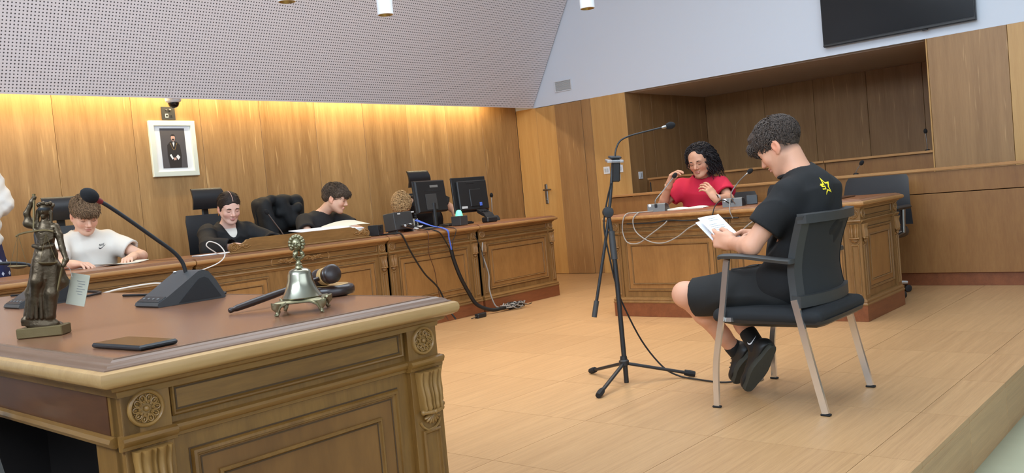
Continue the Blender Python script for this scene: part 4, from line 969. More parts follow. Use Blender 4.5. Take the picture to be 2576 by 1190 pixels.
# robe hanging over the third chair
q = Sdf(); q.rbox((4.52, 6.68, 1.03), (.245, .055, .16), .05); q.rc((4.33, 6.60, 1.12), (4.36, 6.57, .82), .06, .075, .05); q.rc((4.50, 6.60, 1.13), (4.60, 6.58, .96), .05, .06, .05); q.rc((4.42, 6.60, 1.17), (4.68, 6.62, 1.15), .035, .04, .04); q.rc((4.47, 6.60, 1.05), (4.64, 6.55, 1.08), .03, .04, .03); q.rc((4.70, 6.64, 1.12), (4.72, 6.62, .85), .05, .05, .05)
q.disp(lambda X, Y, Z: -.014*np.abs(np.sin(19*X+6*Z+1.6*np.sin(7*Z+5*Y)))**.8-.006*np.abs(np.sin(17*Z+14*X+2*np.sin(9*X)))+.010)
plain('robe_black', (24, 24, 25), .8, bump=.15, bscale=500)
o = sd_obj('black_robe', q, .009, 'robe_black'); tag(o, 'crumpled black robe hung over the chair behind the boy in black', 'robe')

# ================================================================== THINGS ON THE JUDGES' BENCH
ZT = .785
def monitor(label, c, rz, w, h, tilt, style):
    t = thing('computer_monitor', label, 'monitor', (c[0], c[1], ZT), rz)     # back of the monitor faces -y
    ctr = Vector((0, .0, c[2]-ZT)); R_ = Matrix.Translation(ctr) @ Matrix.Rotation(rad(tilt), 4, 'X')
    b = MB(); b.box((0, .012, 0), (w, .02, h), .004, R_)
    if style == 0: b.loft([[Vector((sx*w*k/2, y, sz*h*k2/2)) for sx, sz in ((-1, -1), (1, -1), (1, 1), (-1, 1))] for k, k2, y in ((.99, .99, .004), (.97, .96, -.014), (.92, .90, -.024))], True, True, R_)
    else: b.box((.01, -.012, -.01), (w*.86, .04, h*.84), .008, R_)
    t_ = b.build('casing', 'black_plastic', t, 30)
    MB().box((0, .0225, 0), (w-.02, .002, h-.02), 0, R_).build('screen', 'screen_glass', t_, 0)
    if style == 0:
        MB().box((.04, -.0245, h*.30), (.11, .002, .022), .0005, R_).build('label_plate', 'grey_plastic', t_, 0)
        MB().box((.02, -.0245, h*.16), (w*.55, .002, .008), 0, R_).build('vent_slot', 'black_matte', t_, 0)
        MB().box((-.02, -.026, -.05), (.15, .003, .14), .001, R_).build('rear_cover', 'dark_grey_plastic', t_, 0)
        MB().tube([(0, -.03, c[2]-ZT-.06), (.0, -.035, .012)], .019, 12).build('stand', 'black_plastic', t)
        MB().lathe([(.10, 0), (.10, .006), (.09, .011), (.02, .013)], 28, Matrix.Diagonal((1, .8, 1, 1))).build('stand_base', 'black_plastic', t)
    else:
        MB().box((.03, -.034, -.035), (w*.34, .012, h*.5), .006, R_).build('rear_cover', 'black_plastic', t_)
        MB().box((-.02, -.033, h*.33), (.10, .004, .018), .002, R_).build('grip_slot', 'black_matte', t_)
        MB().box((-.12, -.033, -h*.36), (.07, .003, .022), .001, R_).build('label_plate', 'light_grey', t_)
        MB().box((.08, -.036, -h*.30), (.03, .02, .035), .003, R_).build('video_plug', 'cable_blue', t_)
        a = MB().loft([[Vector((x, y, z)) for x in (.02, .13)]+[Vector((x, y-.01, z-.035)) for x in (.13, .02)] for y, z in ((-.04, .13), (-.14, .085), (-.17, .045), (-.172, .02))]).build('stand', 'black_plastic', t, 30)
        MB().box((.075, -.15, .025), (.13, .09, .05), .01).build('stand_base', 'black_plastic', t)
        for x in (.03, .06, .09): MB().box((x+.015, -.09, .111), (.018, .05, .004)).build('rib', 'dark_grey_plastic', a, 0)
    return t
monitor('black computer monitor seen from behind, left of the green signal lamp', (5.42, 5.66, 1.07), rad(6), .415, .29, -5, 0)
monitor('black computer monitor on an angled foot, right of the green signal lamp', (5.96, 5.68, 1.058), rad(-4), .43, .33, -4, 1)
eq = thing('audio_interface', 'dark grey electronics box with cables plugged in its back', 'electronics', (4.99, 5.55, ZT), rad(8))
MB().box((0, .055, .10), (.245, .12, .15), .004, Matrix.Rotation(rad(-6), 4, 'X')).build('case', 'dark_grey_plastic', eq)
for x in (-.1, .1): MB().box((x, .05, .012), (.02, .1, .024), .003).build('foot', 'black_plastic', eq)
for x, z in ((-.09, .16), (.09, .165)): MB().box((x, -.02, z), (.035, .003, .012)).build('screw_plate', 'light_grey', eq, 0)
for i, (x, z) in enumerate(((-.06, .06), (-.03, .055), (.0, .06), (.04, .06), (.07, .06))): MB().lathe([(.011, 0), (.011, .02), (.005, .022)], 12, TR((x, -.012, z), rx=90)).build('connector', 'light_grey' if i % 2 else 'steel', eq)
for i in range(6): MB().lathe([(.010, 0), (.010, .012), (.007, .018)], 10, TR((.135, -.005-.0*i, .05+.018*i), rx=90)).build('knob', 'black_plastic', eq)
cbx = thing('speaker_cube', 'small black cube box with round holes on the bench edge', 'speaker', (4.60, 5.47, ZT), rad(25))
MB().box((0, 0, .045), (.10, .09, .085), .003).build('body', 'black_plastic', cbx)
for x, y, rr_ in ((-.012, -.046, 0), (.051, .005, 90)): MB().lathe([(.021, .0), (.021, .003), (.016, .003), (.014, -.004)], 18, Matrix.Translation((x, y, .052)) @ Matrix.Rotation(rad(rr_), 4, 'Z') @ Matrix.Rotation(rad(90), 4, 'X'), True).build('hole', 'black_matte', cbx)
MB().box((.035, -.046, .012), (.012, .004, .01)).build('switch', 'red_ring', cbx, 0)
lb = thing('signal_lamp', 'dark box with a glowing green dome lamp on the bench', 'lamp', (5.63, 5.53, ZT), rad(10))
MB().box((0, 0, .045), (.12, .10, .085), .004).build('box', 'dark_grey_plastic', lb); MB().lathe([(.034, .087), (.033, .095), (.026, .125), (.018, .138), (.008, .142), (.0005, .1425)], 22).build('lamp_dome', 'green_lamp', lb, 60)
kb = thing('keyboard', 'black keyboard lying before the rear monitor', 'keyboard', (5.80, 5.74, ZT), rad(0))
MB().box((0, 0, .01), (.34, .13, .018), .004).build('body', 'black_plastic', kb)
km = MB().box((0, 0, 0), (.017, .017, .006), .002).mesh('key', 0); km.materials.append(MAT['black_matte'])
for i in range(16):
    for j in range(5): inst('key', km, kb, Matrix.Translation((-.15+.02*i, -.045+.0215*j, .022)))
def thin_mic(label, loc, pts, base=True, wb=.075):
    t = thing('gooseneck_microphone', label, 'microphone', loc)
    P = bez(pts, 20); n = MB().tube(P, .004, 7).build('gooseneck', 'steel', t); e = Vector(P[-1]); d = (e-Vector(P[-3])).normalized()
    MB().lathe(foam(.017, .046, -.010), 20, Matrix.Translation(e) @ d.to_track_quat('Z', 'Y').to_matrix().to_4x4()).build('foam_head', 'foam_black', n, 70)
    if base: MB().loft([[(x*k, y*k, z) for x, y in ((-.04, -.05), (.04, -.05), (.04, .05), (-.04, .05))] for k, z in ((1, 0), (1, .02), (.7, .05), (.55, .052))]).build('base', 'dark_grey_plastic', t, 30)
    else: MB().lathe([(.022, 0), (.022, .008), (.01, .014)], 14).build('mount', 'black_plastic', t)
    return t
thin_mic('thin gooseneck microphone standing between the girl in the robe and boy in black', (3.92, 5.75, ZT), [(0, 0, .04), (-.005, 0, .09), (-.06, .01, .18), (-.11, .02, .26)])
thin_mic('thin gooseneck microphone right of the rear monitor', (6.36, 5.78, ZT), [(0, 0, .04), (-.01, 0, .1), (-.005, 0, .18), (.0, 0, .24)])
thin_mic('small gooseneck microphone standing on the gallery bench rail', (7.50, 2.655, .923), [(0, 0, .01), (0, -.006, .03), (0, -.028, .06), (0, -.048, .085)], False)
thin_mic('dark gooseneck microphone at the end of the gallery recess', (XW+.1, 2.39, 1.075), [(0, 0, .01), (0, .0, .06), (.0, .003, .12), (.0, .005, .17)], False)
# papers on the bench
def sheet(name, label, loc, rz, w, h, mat='paper_white', n=1, lines=0, curl=0.0, group=None):
    t = thing(name, label, 'paper', loc, rz, group)
    for k in range(n):
        a = random.uniform(-.06, .06) if n > 1 else 0; R_ = []
        for i in range(7):
            x = -w/2+w*i/6; z = .0008+.0016*k+curl*abs(2*i/6-1)**2; R_.append([(x, -h/2, z), (x, h/2, z), (x, h/2, z+.0008), (x, -h/2, z+.0008)])
        o = MB().loft(R_).build('sheet', mat, t, 30); o.rotation_euler = (0, 0, a)
    for i in range(lines): MB().box((random.uniform(-.01, .01), h*.38-i*h*.76/max(lines-1, 1), .0018+.0016*n), (w*random.uniform(.5, .75), .003, .0004)).build('printed_line', 'ink', t, 0)
    return t
sheet('papers', 'sheets of paper lying before the boy in white', (2.70, 5.86, ZT), rad(12), .28, .20, 'paper', 3, 0, .012)
sheet('papers', 'white papers lying before the girl in the robe', (3.28, 5.60, ZT), rad(-8), .34, .16, 'paper_white', 4, 0)
pb = thing('paper_stack', 'large white document sheets propped on the crest board', 'paper', (4.15, 5.52, ZT), rad(4))
MB().box((0, 0, .094), (.50, .30, .006), .001, Matrix.Rotation(rad(6), 4, 'X')).build('sheets', 'paper_white', pb, 0); MB().box((0, .02, .045), (.42, .24, .085), .004).build('binder', 'light_grey', pb)
MB().box((.0, -.151, .076), (.48, .002, .006)).build('edge', 'light_grey', pb, 0)
lf = thing('document', 'cream document held up by the boy in black', 'paper', (4.56, 5.80, ZT+.075), rad(-8))
MB().loft([[(-.16+.32*i/8, -.12, .03*math.sin(i/8*2.2)), (-.16+.32*i/8, .12, .035+.035*math.sin(i/8*2.2)), (-.16+.32*i/8, .12, .037+.035*math.sin(i/8*2.2)), (-.16+.32*i/8, -.12, .002+.03*math.sin(i/8*2.2))] for i in range(9)]).build('pages', 'paper', lf, 40)
MB().box((0, 0, -.0375), (.2, .18, .075), .004).build('folder', 'paper', lf)
sheet('papers', 'white folded papers behind the black monitor stand', (5.22, 5.80, ZT), rad(5), .26, .18, 'paper_white', 3, 0, .03)
bx = tag(MB().box((5.30, 5.84, ZT+.05), (.2, .03, .10), .002, None).build('card_box', 'paper'), 'cream card standing behind the monitor stand', 'card')
# ================================================================== CABLES AT THE BENCH
YF = 5.265
cable('power_cable', 'black cable hanging from the speaker cube across the bench', [(4.62, 5.44, .79), (4.66, 5.31, .792), (4.70, 5.275, .775), (4.78, 5.27, .62), (4.90, 5.27, .44), (5.04, 5.27, .30), (5.12, 5.26, .12), (5.16, 5.22, .02)], .007, 'cable_black', 60)
cable('cable', 'thin brown cable hanging straight down the bench front', [(4.94, 5.52, .835), (4.97, 5.36, .792), (4.985, 5.275, .77), (4.98, 5.28, .6), (5.03, 5.285, .45), (5.055, 5.29, .28), (5.08, 5.27, .1), (5.10, 5.25, .02)], .0035, 'apron_dark', 60)
cable('cable', 'thick black cable sleeve hanging down the bench front', [(5.235, 5.275, .60), (5.26, 5.275, .50), (5.31, 5.27, .36), (5.39, 5.27, .22), (5.46, 5.25, .10), (5.58, 5.20, .035), (5.72, 5.17, .03), (5.86, 5.18, .03)], [.014]*61 if False else .017, 'cable_black', 60)
cable('cable', 'black cable running from the electronics box down into the sleeve', [(5.0, 5.52, .85), (5.06, 5.40, .80), (5.10, 5.277, .77), (5.16, 5.27, .70), (5.225, 5.275, .60)], .0055, 'cable_black', 40)
for k in range(3): cable('network_cable', 'blue network cable hanging over the bench edge', [(5.06+.008*k, 5.50, .875+.004*k), (5.14+.006*k, 5.40, .82), (5.195+.007*k, 5.274, .775), (5.215+.004*k, 5.27, .70), (5.235+.004*k, 5.273, .60)], .0034, 'cable_blue', 40, 'blue network cables')
cable('cable', 'thin black cable looping beside the blue cables', [(5.21, 5.52, .79), (5.27, 5.38, .791), (5.31, 5.277, .775), (5.30, 5.275, .72), (5.27, 5.278, .67), (5.25, 5.276, .60)], .003, 'cable_black', 40)
cable('cable', 'pale cable running down the gap between bench units', [(5.66, 5.30, .62), (5.63, 5.288, .52), (5.655, 5.28, .42), (5.68, 5.28, .33), (5.665, 5.275, .2), (5.69, 5.25, .06), (5.74, 5.22, .02)], .006, 'cable_grey', 50)
cable('cable', 'black cable from the bench edge into the gap', [(5.55, 5.282, .70), (5.58, 5.275, .62), (5.625, 5.28, .52), (5.63, 5.285, .40)], .0035, 'cable_black', 30)
random.seed(11)
for k in range(7):
    c_ = Vector((5.78+.05*random.random(), 5.18, 0)); P = []; a0 = random.random()*6; rx, ry = .06+.09*random.random(), .04+.05*random.random()
    for i in range(9): a = a0+i*.75; P.append((c_.x+rx*math.cos(a)+.012*i, c_.y+ry*math.sin(a)-.005*i, .008+.05*abs(math.sin(a*1.3+k))))
    cable('cable', 'tangled cable loop on the floor below the bench gap', P, .0035, ('cable_grey', 'cable_black', 'cable_grey')[k % 3], 48, 'tangled floor cables')
ad = thing('power_adapter', 'small black power adapter lying on the floor by the bench', 'adapter', (5.38, 5.14, 0), rad(2)); MB().box((0, 0, .019), (.11, .045, .036), .005).build('case', 'black_plastic', ad); MB().tube([(-.05, 0, .018), (-.075, 0, .012), (-.1, .02, .006)], .004, 6).build('lead', 'cable_black', ad)
ps = thing('power_strip', 'black power strip among the tangled floor cables', 'power strip', (5.92, 5.20, 0), rad(6)); MB().box((0, 0, .025), (.2, .055, .05), .006).build('case', 'black_plastic', ps)
for i in range(3): MB().lathe([(.018, 0), (.018, .003), (.014, -.004)], 14, TR((-.06+.06*i, 0, .05))).build('outlet', 'dark_grey_plastic', ps)
cable('microphone_cable', 'white cable looping beside the girl in the robe over the bench edge', [(2.94, 5.30, .70), (3.05, 5.262, .735), (3.10, 5.25, .77), (3.12, 5.27, .81), (3.10, 5.30, .86), (3.055, 5.33, .885), (3.03, 5.33, .86), (3.08, 5.34, .82), (3.14, 5.36, .793), (3.3, 5.42, .793)], .004, 'cable_white', 70)
cable('microphone_cable', 'white cable slung under the bench edge at the far left', [(1.9, 5.27, .655), (2.1, 5.268, .66), (2.25, 5.262, .645), (2.4, 5.26, .66), (2.6, 5.262, .665), (2.75, 5.264, .65), (2.94, 5.27, .695)], .0055, 'cable_white', 70)
# ================================================================== THINGS ON THE WITNESS DESK
def wit_mic(label, loc, rz, pts):
    t = thing('desk_microphone', label, 'microphone', loc, rz)
    prof = [(-.055, 0), (-.05, .055), (-.035, .062), (.02, .056), (.075, .006), (.07, 0)]
    MB().loft([[(-.07, x, z) for x, z in prof], [(.07, x, z) for x, z in prof]]).build('base', 'grey_plastic', t, 25)
    for s in (-1, 1): MB().loft([[(s*.0702, x*.9, z*.9+.003) for x, z in prof], [(s*.0715, x*.85, z*.85+.004) for x, z in prof]]).build('side_panel', 'black_plastic', t, 25)
    MB().ell((-.05, -.051, .048), (.012, .003, .012), 12, 8).build('badge', 'socket_white', t)
    MB().box((0, -.052, .045), (.022, .006, .03), .003).build('neck_socket', 'black_plastic', t)
    P = bez(pts, 24); n = MB().tube(P, .0045, 8).build('gooseneck', 'steel', t); e = Vector(P[-1]); d = (e-Vector(P[-3])).normalized()
    MB().lathe(foam(.017, .046, -.010), 20, Matrix.Translation(e) @ d.to_track_quat('Z', 'Y').to_matrix().to_4x4()).build('foam_head', 'foam_black', n, 70)
    return t
wit_mic('grey desk microphone on the witness desk, left of the girl in red', (5.84, 3.585, ZT), rad(-78), [(0, -.05, .05), (0, -.05, .09), (.06, -.02, .16), (.11, 0, .22), (.14, .01, .255)])
wit_mic('grey desk microphone on the witness desk, right of the girl in red', (5.80, 2.93, ZT), rad(-78), [(0, -.05, .05), (0, -.05, .10), (.05, -.03, .17), (.10, -.02, .215), (.125, -.01, .235)])
cable('microphone_cable', 'grey cable hanging in a wide loop from the left witness microphone', [(5.78, 3.62, .79), (5.66, 3.70, .792), (5.60, 3.72, .79), (5.575, 3.74, .75), (5.575, 3.755, .66), (5.575, 3.72, .575), (5.575, 3.62, .565), (5.575, 3.52, .62), (5.58, 3.40, .69), (5.59, 3.36, .725)], .0045, 'cable_grey', 80)
cable('microphone_cable', 'grey cable hanging in a second loop below the witness desk edge', [(5.78, 3.60, .79), (5.66, 3.62, .792), (5.60, 3.625, .788), (5.57, 3.65, .74), (5.57, 3.63, .65), (5.57, 3.52, .575), (5.57, 3.40, .56), (5.57, 3.28, .60), (5.57, 3.18, .66), (5.58, 3.08, .70), (5.59, 3.0, .715)], .0045, 'cable_grey', 80)
cable('microphone_cable', 'dark cable arching down from the right witness microphone', [(5.76, 2.93, .80), (5.66, 2.95, .84), (5.585, 2.97, .80), (5.565, 2.99, .72), (5.585, 3.02, .70)], .0038, 'cable_black', 40)
cable('microphone_cable', 'grey cable arching over the desk edge under the right microphone', [(5.76, 2.90, .80), (5.66, 2.88, .845), (5.60, 2.86, .82), (5.57, 2.85, .76), (5.585, 2.84, .71)], .0035, 'cable_grey', 40)
cable('microphone_cable', 'grey cable hanging at the right behind the seated boy\'s arm', [(5.60, 2.56, .79), (5.57, 2.60, .73), (5.565, 2.72, .66), (5.57, 2.78, .60), (5.565, 2.70, .56), (5.57, 2.62, .58)], .0045, 'cable_grey', 50)
cable('cable', 'black cable bundle fixed under the witness desk edge', [(5.59, 3.72, .715), (5.592, 3.5, .71), (5.59, 3.36, .722), (5.588, 3.2, .712), (5.59, 3.0, .716), (5.59, 2.8, .712)], .006, 'cable_black', 40)
nb = thing('notebook', 'open cream notebook lying before the girl in red', 'notebook', (5.98, 3.42, ZT), rad(-75))
for s in (-1, 1): MB().loft([[(s*(.0+.15*i/8), -.1, .004+.010*math.sin(i/8*math.pi)**.7+.0), (s*(.15*i/8), .1, .004+.010*math.sin(i/8*math.pi)**.7), (s*(.15*i/8), .1, .001), (s*(.15*i/8), -.1, .001)] for i in range(9)]).build('page', 'paper', nb, 40)
pm = thing('phone', 'dark phone standing behind the right witness microphone', 'phone', (5.92, 2.85, ZT), rad(-70)); MB().box((0, 0, .036), (.08, .012, .07), .004, Matrix.Rotation(rad(-12), 4, 'X')).build('body', 'black_plastic', pm)
fd = thing('document_folder', 'dark folder lying at the right end of the witness desk', 'folder', (5.95, 2.28, ZT), rad(2)); MB().box((0, 0, .006), (.3, .22, .011), .002).build('cover', 'apron_dark', fd); MB().box((.002, 0, .006), (.296, .216, .008)).build('pages', 'paper', fd)
# ================================================================== PEOPLE
A3 = lambda *p: np.array(p, float)
def et(S, P, a, b, lat, dep, k=.03):          # elliptic tube through P with half widths a (lateral) and b (depth)
    lat = A3(*lat); dep = A3(*dep)
    for i in range(len(P)-1):
        p0, p1 = A3(*P[i]), A3(*P[i+1]); ab = p1-p0; L = float(ab@ab); a0, a1, b0, b1 = a[i], a[i+1], b[i], b[i+1]; r = max(a0, a1, b0, b1)
        def fn(X, Y, Z, p0=p0, ab=ab, L=L, a0=a0, a1=a1, b0=b0, b1=b1):
            x, y, z = X-p0[0], Y-p0[1], Z-p0[2]; t = np.clip((x*ab[0]+y*ab[1]+z*ab[2])/L, 0, 1)
            vx, vy, vz = x-t*ab[0], y-t*ab[1], z-t*ab[2]; u = vx*lat[0]+vy*lat[1]+vz*lat[2]; w = vx*dep[0]+vy*dep[1]+vz*dep[2]
            ww2 = np.maximum(vx*vx+vy*vy+vz*vz-u*u-w*w, 0); aa = a0+(a1-a0)*t; bb = b0+(b1-b0)*t; m = np.minimum(aa, bb)
            return (np.sqrt((u/aa)**2+(w/bb)**2+ww2/(m*m))-1)*m
        S.add(fn, np.minimum(p0, p1)-r, np.maximum(p0, p1)+r, k)
    return S
def basis(az, pitch=0, roll=0):               # columns: right, forward, up
    az, p, r = rad(az), rad(pitch), rad(roll)
    f = A3(math.cos(az), math.sin(az), 0); x = A3(math.sin(az), -math.cos(az), 0); z = A3(0, 0, 1)
    f, z = f*math.cos(p)-z*math.sin(p), z*math.cos(p)+f*math.sin(p)
    x, z = x*math.cos(r)+z*math.sin(r), z*math.cos(r)-x*math.sin(r)
    return np.stack([x, f, z], 1)
class Head:
    def __init__(s, c, az, pitch=0, roll=0, sc=1.0): s.c = A3(*c); s.R = basis(az, pitch, roll); s.sc = sc
    def T(s, x, y, z): return s.c+s.R @ (A3(x, y, z)*s.sc)
    def E(s, S, c, r, k=0, mode='u', M=None): S.ell(s.T(*c), A3(*r)*s.sc, s.R if M is None else s.R @ M, k*s.sc, mode)
    def RC(s, S, a, b, ra, rb, k=0, mode='u'): S.rc(s.T(*a), s.T(*b), ra*s.sc, rb*s.sc, k*s.sc, mode)
    def build(s, S, neck, nr=.052, smile=0.0, nose=1.0):
        S.rc(s.T(0, -.022, -.05), neck, .050*s.sc*nr/.052, .056*nr/.052, .03)
        s.E(S, (0, -.012, .035), (.074, .094, .085)); s.E(S, (0, .035, .035), (.062, .052, .060), .03); s.E(S, (0, .030, -.028), (.060, .058, .080), .03)
        for x in (-1, 1):
            s.RC(S, (x*.050, .0, -.045), (x*.022, .058, -.092), .020, .018, .03); s.E(S, (x*.036, .060, -.030), (.024, .020, .022), .025)
        s.E(S, (0, .070, -.098), (.021, .018, .016), .02); s.RC(S, (-.036, .076, .018), (.036, .076, .018), .012, .012, .02)
        for x in (-1, 1): s.E(S, (x*.032, .104, .001), (.020, .019, .013), .012, 's')
        for x in (-1, 1): s.E(S, (x*.031, .0735, .0), (.0165, .0145, .0125), .004)
        s.RC(S, (0, .085, .012), (0, .105*(1+.02*nose), -.030), .0075, .0112, .014); 
        for x in (-1, 1): s.E(S, (x*.0115, .094, -.036), (.0088, .010, .0075), .006); s.E(S, (x*.006, .102, -.0425), (.0035, .005, .003), .002, 's')
        s.E(S, (0, .089, -.0585), (.023, .0085, .0055), .006); s.E(S, (0, .0885, -.0695), (.0185, .009, .0065), .006)
        for x in (-1, 1): s.RC(S, (0, .0985, -.0635), (x*(.022+.004*smile), .088-.002*smile, -.0632+.006*smile), .0022, .0012, .003, 's')
        for x in (-1, 1):
            s.E(S, (x*.077, -.014, -.008), (.008, .019, .031), .006); s.E(S, (x*.0865, -.010, -.003), (.007, .0105, .018), .005, 's'); s.E(S, (x*.075, -.006, -.036), (.006, .009, .009), .005)
    def box(s, pad=.16): return (s.c-pad*s.sc, s.c+pad*s.sc)
    def loc(s, V): return ((V-s.c) @ s.R)/s.sc
    def colour(s, V, base, lip=(176, 96, 90), fade=None):
        b = np.array(lin(base)[:3]); C = np.tile(b, (len(V), 1)); q = s.loc(V)
        def blob(c, r, col, w):
            d = np.sqrt(sum(((q[:, i]-c[i])/r[i])**2 for i in range(3))); m = np.clip(1.4-d, 0, 1)[:, None]*w; C[:] = C*(1-m)+np.array(lin(col)[:3])*m
        warm = (min(255, base[0]+4), base[1]-22, base[2]-24)
        for x in (-1, 1): blob((x*.04, .07, -.035), (.026, .03, .024), warm, .55); blob((x*.08, -.01, -.008), (.016, .03, .04), warm, .7)
        blob((0, .105, -.03), (.014, .02, .014), warm, .5); blob((0, .092, -.064), (.021, .016, .0088), lip, .85)
        for x in (-1, 1): blob((x*.032, .088, .002), (.022, .02, .012), (base[0]-26, base[1]-32, base[2]-34), .5)
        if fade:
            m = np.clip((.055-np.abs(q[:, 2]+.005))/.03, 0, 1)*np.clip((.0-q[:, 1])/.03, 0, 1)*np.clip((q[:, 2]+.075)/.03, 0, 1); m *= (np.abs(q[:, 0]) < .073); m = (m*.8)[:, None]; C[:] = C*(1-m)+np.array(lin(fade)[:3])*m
        return C
    def details(s, parent, brow=(44, 30, 22), brows=True):
        if 'brow%s' % (brow,) not in MAT: plain('brow%s' % (brow,), brow, .8)
        for x in (-1, 1):
            if brows: MB().tube([s.T(x*.013, .0925, .0165), s.T(x*.024, .0935, .0205), s.T(x*.036, .0912, .0220), s.T(x*.049, .0850, .0165)], [.0018*s.sc, .0032*s.sc, .0030*s.sc, .0014*s.sc], 6).build('eyebrow', 'brow%s' % (brow,), parent)
            MB().tube([s.T(x*.0165, .0835, -.0035), s.T(x*.023, .0868, -.0062), s.T(x*.031, .0880, -.0075), s.T(x*.039, .0860, -.0062), s.T(x*.0465, .0795, -.0025)], [.0006*s.sc, .0013*s.sc, .0015*s.sc, .0014*s.sc, .0007*s.sc], 5).build('eyelashes', 'brow%s' % (brow,), parent)
def hand(S, wrist, d, palm, thumb, curl=(25, 35, 20), sc=1.0, spread=6, tcurl=20, fcurl=None, tout=40):
    """d: direction of the fingers, palm: direction the palm faces, thumb: +1 when the thumb lies on +x (d x back)"""
    W = A3(*wrist); y = A3(*d); y /= np.linalg.norm(y); p = A3(*palm); p -= y*(p@y); p /= np.linalg.norm(p); z = -p; x = np.cross(y, z)
    R = np.stack([x, y, z], 1); T = lambda a, b, c: W+R @ (A3(a, b, c)*sc); tx = thumb
    S.rbox(T(tx*.002, .05, 0), A3(.039, .046, .0145)*sc, .0135*sc, R, .012*sc); S.rc(W-y*.02*sc, T(0, .03, 0), .026*sc, .024*sc, .02*sc)
    S.ell(T(tx*.028, .034, -.008), A3(.018, .03, .014)*sc, R, .012*sc)
    L = ((.043, .026, .021), (.047, .030, .022), (.043, .027, .021), (.034, .021, .018)); xs_ = (.031, .0105, -.010, -.030); ys_ = (.090, .094, .090, .082); rs = (.0092, .0095, .009, .0078)
    tips = []
    for i in range(4):
        cu = fcurl[i] if fcurl else curl; a = rad(spread*(1.5-i))*tx; P = [T(tx*xs_[i], ys_[i]-.012, .0)]; ang = 0; pos = A3(tx*xs_[i], ys_[i], .002)
        P.append(T(*pos))
        for k in range(3):
            ang += rad(cu[k]); dirv = A3(math.sin(a)*math.cos(ang), math.cos(a)*math.cos(ang), -math.sin(ang)); pos = pos+dirv*L[i][k]; P.append(T(*pos))
        r = rs[i]*sc; S.chain(P, [r*1.05, r*1.05, r*.97, r*.88, r*.74], .004*sc); tips.append(P[-1])
    pos = A3(tx*.034, .022, -.010); P = [T(tx*.02, .015, -.004), T(*pos)]; a = rad(tout); dn = 0
    for k, l in enumerate((.040, .031, .026)):
        dn += rad(tcurl*(.4 if k == 0 else 1)); ax_ = max(a-dn*.55, -.6); dirv = A3(tx*math.sin(ax_), math.cos(ax_)*math.cos(dn*.6), -math.sin(dn*.6)-.15); dirv /= np.linalg.norm(dirv); pos = pos+dirv*l; P.append(T(*pos))
    S.chain(P, [.013*sc, .0125*sc, .0105*sc, .0095*sc, .0078*sc], .006*sc); tips.append(P[-1])
    c = T(0, .085, -.01); return (c-.115*sc, c+.115*sc), tips
vcol('skin', .5, .06, .35, bump=.06, bscale=260)
def cloth(name, c, rough=.85, **k): plain(name, c, rough, bump=.25, bscale=700, **k); return name
def hairmat(name, c1, c2):
    m, nt, b = _new(name); tc = N(nt, 'ShaderNodeTexCoord'); nz = N(nt, 'ShaderNodeTexNoise', Scale=170.0, Detail=3.0); nt.links.new(tc.outputs['Object'], nz.inputs['Vector'])
    mx = N(nt, 'ShaderNodeMix', data_type='RGBA'); mx.inputs[6].default_value = lin(c1); mx.inputs[7].default_value = lin(c2)
    r_ = N(nt, 'ShaderNodeMapRange'); r_.inputs['From Min'].default_value = .35; r_.inputs['From Max'].default_value = .65; nt.links.new(nz.outputs['Fac'], r_.inputs['Value']); nt.links.new(r_.outputs[0], mx.inputs[0])
    nt.links.new(mx.outputs[2], b.inputs['Base Color']); b.inputs['Roughness'].default_value = .65; b.inputs['Specular IOR Level'].default_value = .3; return name
def wrinkle(a=.004, f=22, ph=0.0):
    return lambda X, Y, Z: -a*1.3*np.exp(-np.abs(np.sin(f*.42*Z+f*.3*X+1.8*np.sin(f*.21*Y+f*.18*Z+ph)+ph))*5)+a*np.sin(f*X+.6*f*Z+2.2*np.sin(f*.37*Y+ph)+ph)*np.sin(f*.55*Z+f*.4*Y+1.7*ph)+a*.55*np.sin(f*1.9*Z-f*1.1*X+3*np.sin(f*.6*X+ph)+ph)
def locks(H, n, centre, radii, test, flow, length=.05, r=.0055, lift=.008, seed=1, mb=None, wav=.006, nseg=5):
    rng = random.Random(seed); mb = mb or MB(); i = 0
    while i < n:
        d = A3(rng.gauss(0, 1), rng.gauss(0, 1), rng.gauss(0, 1)); d /= np.linalg.norm(d); p = A3(*centre)+A3(*radii)*d
        if not test(p): continue
        i += 1; nn = d/A3(*radii); nn /= np.linalg.norm(nn); fl = A3(*flow(p))+A3(rng.uniform(-.5, .5), rng.uniform(-.5, .5), rng.uniform(-.3, .3)); fl -= nn*(fl@nn); fl /= max(np.linalg.norm(fl), 1e-6)
        sd = np.cross(nn, fl); L = length*rng.uniform(.6, 1.3); P = []; R_ = []; ph = rng.uniform(0, 6); cur = p-nn*.004
        for k in range(nseg+1):
            t = k/nseg; q = p+fl*L*t+nn*(lift*math.sin(t*2.4)*rng.uniform(.8, 1.2)-.004+(-.25*L*t*t))+sd*wav*math.sin(ph+t*5); P.append(H.T(*q)); R_.append(r*H.sc*(1-.75*t)*(.7 if k == 0 else 1))
        mb.tube(P, R_, 5)
    return mb
def person(label, loc): return thing('person', label, 'person', loc)
def add(o, root):                      # mesh is in world coordinates: hang it under its thing without moving it
    o.parent = root; o.location = -Vector(root.location); return o
def kids(root):
    for c in list(root.children):
        if tuple(c.location) == (0, 0, 0): c.location = -Vector(root.location)
def skin_obj(S, H, base, root, hands=(), h=.009, lip=(176, 96, 90), fade=None, hh=.0036):
    bx = [(H.box()[0], H.box()[1], hh)]+[(b[0], b[1], .0032) for b in hands]
    return add(sd_obj('body', S, h, 'skin', None, lambda V: H.colour(V, base, lip, fade), bx), root)
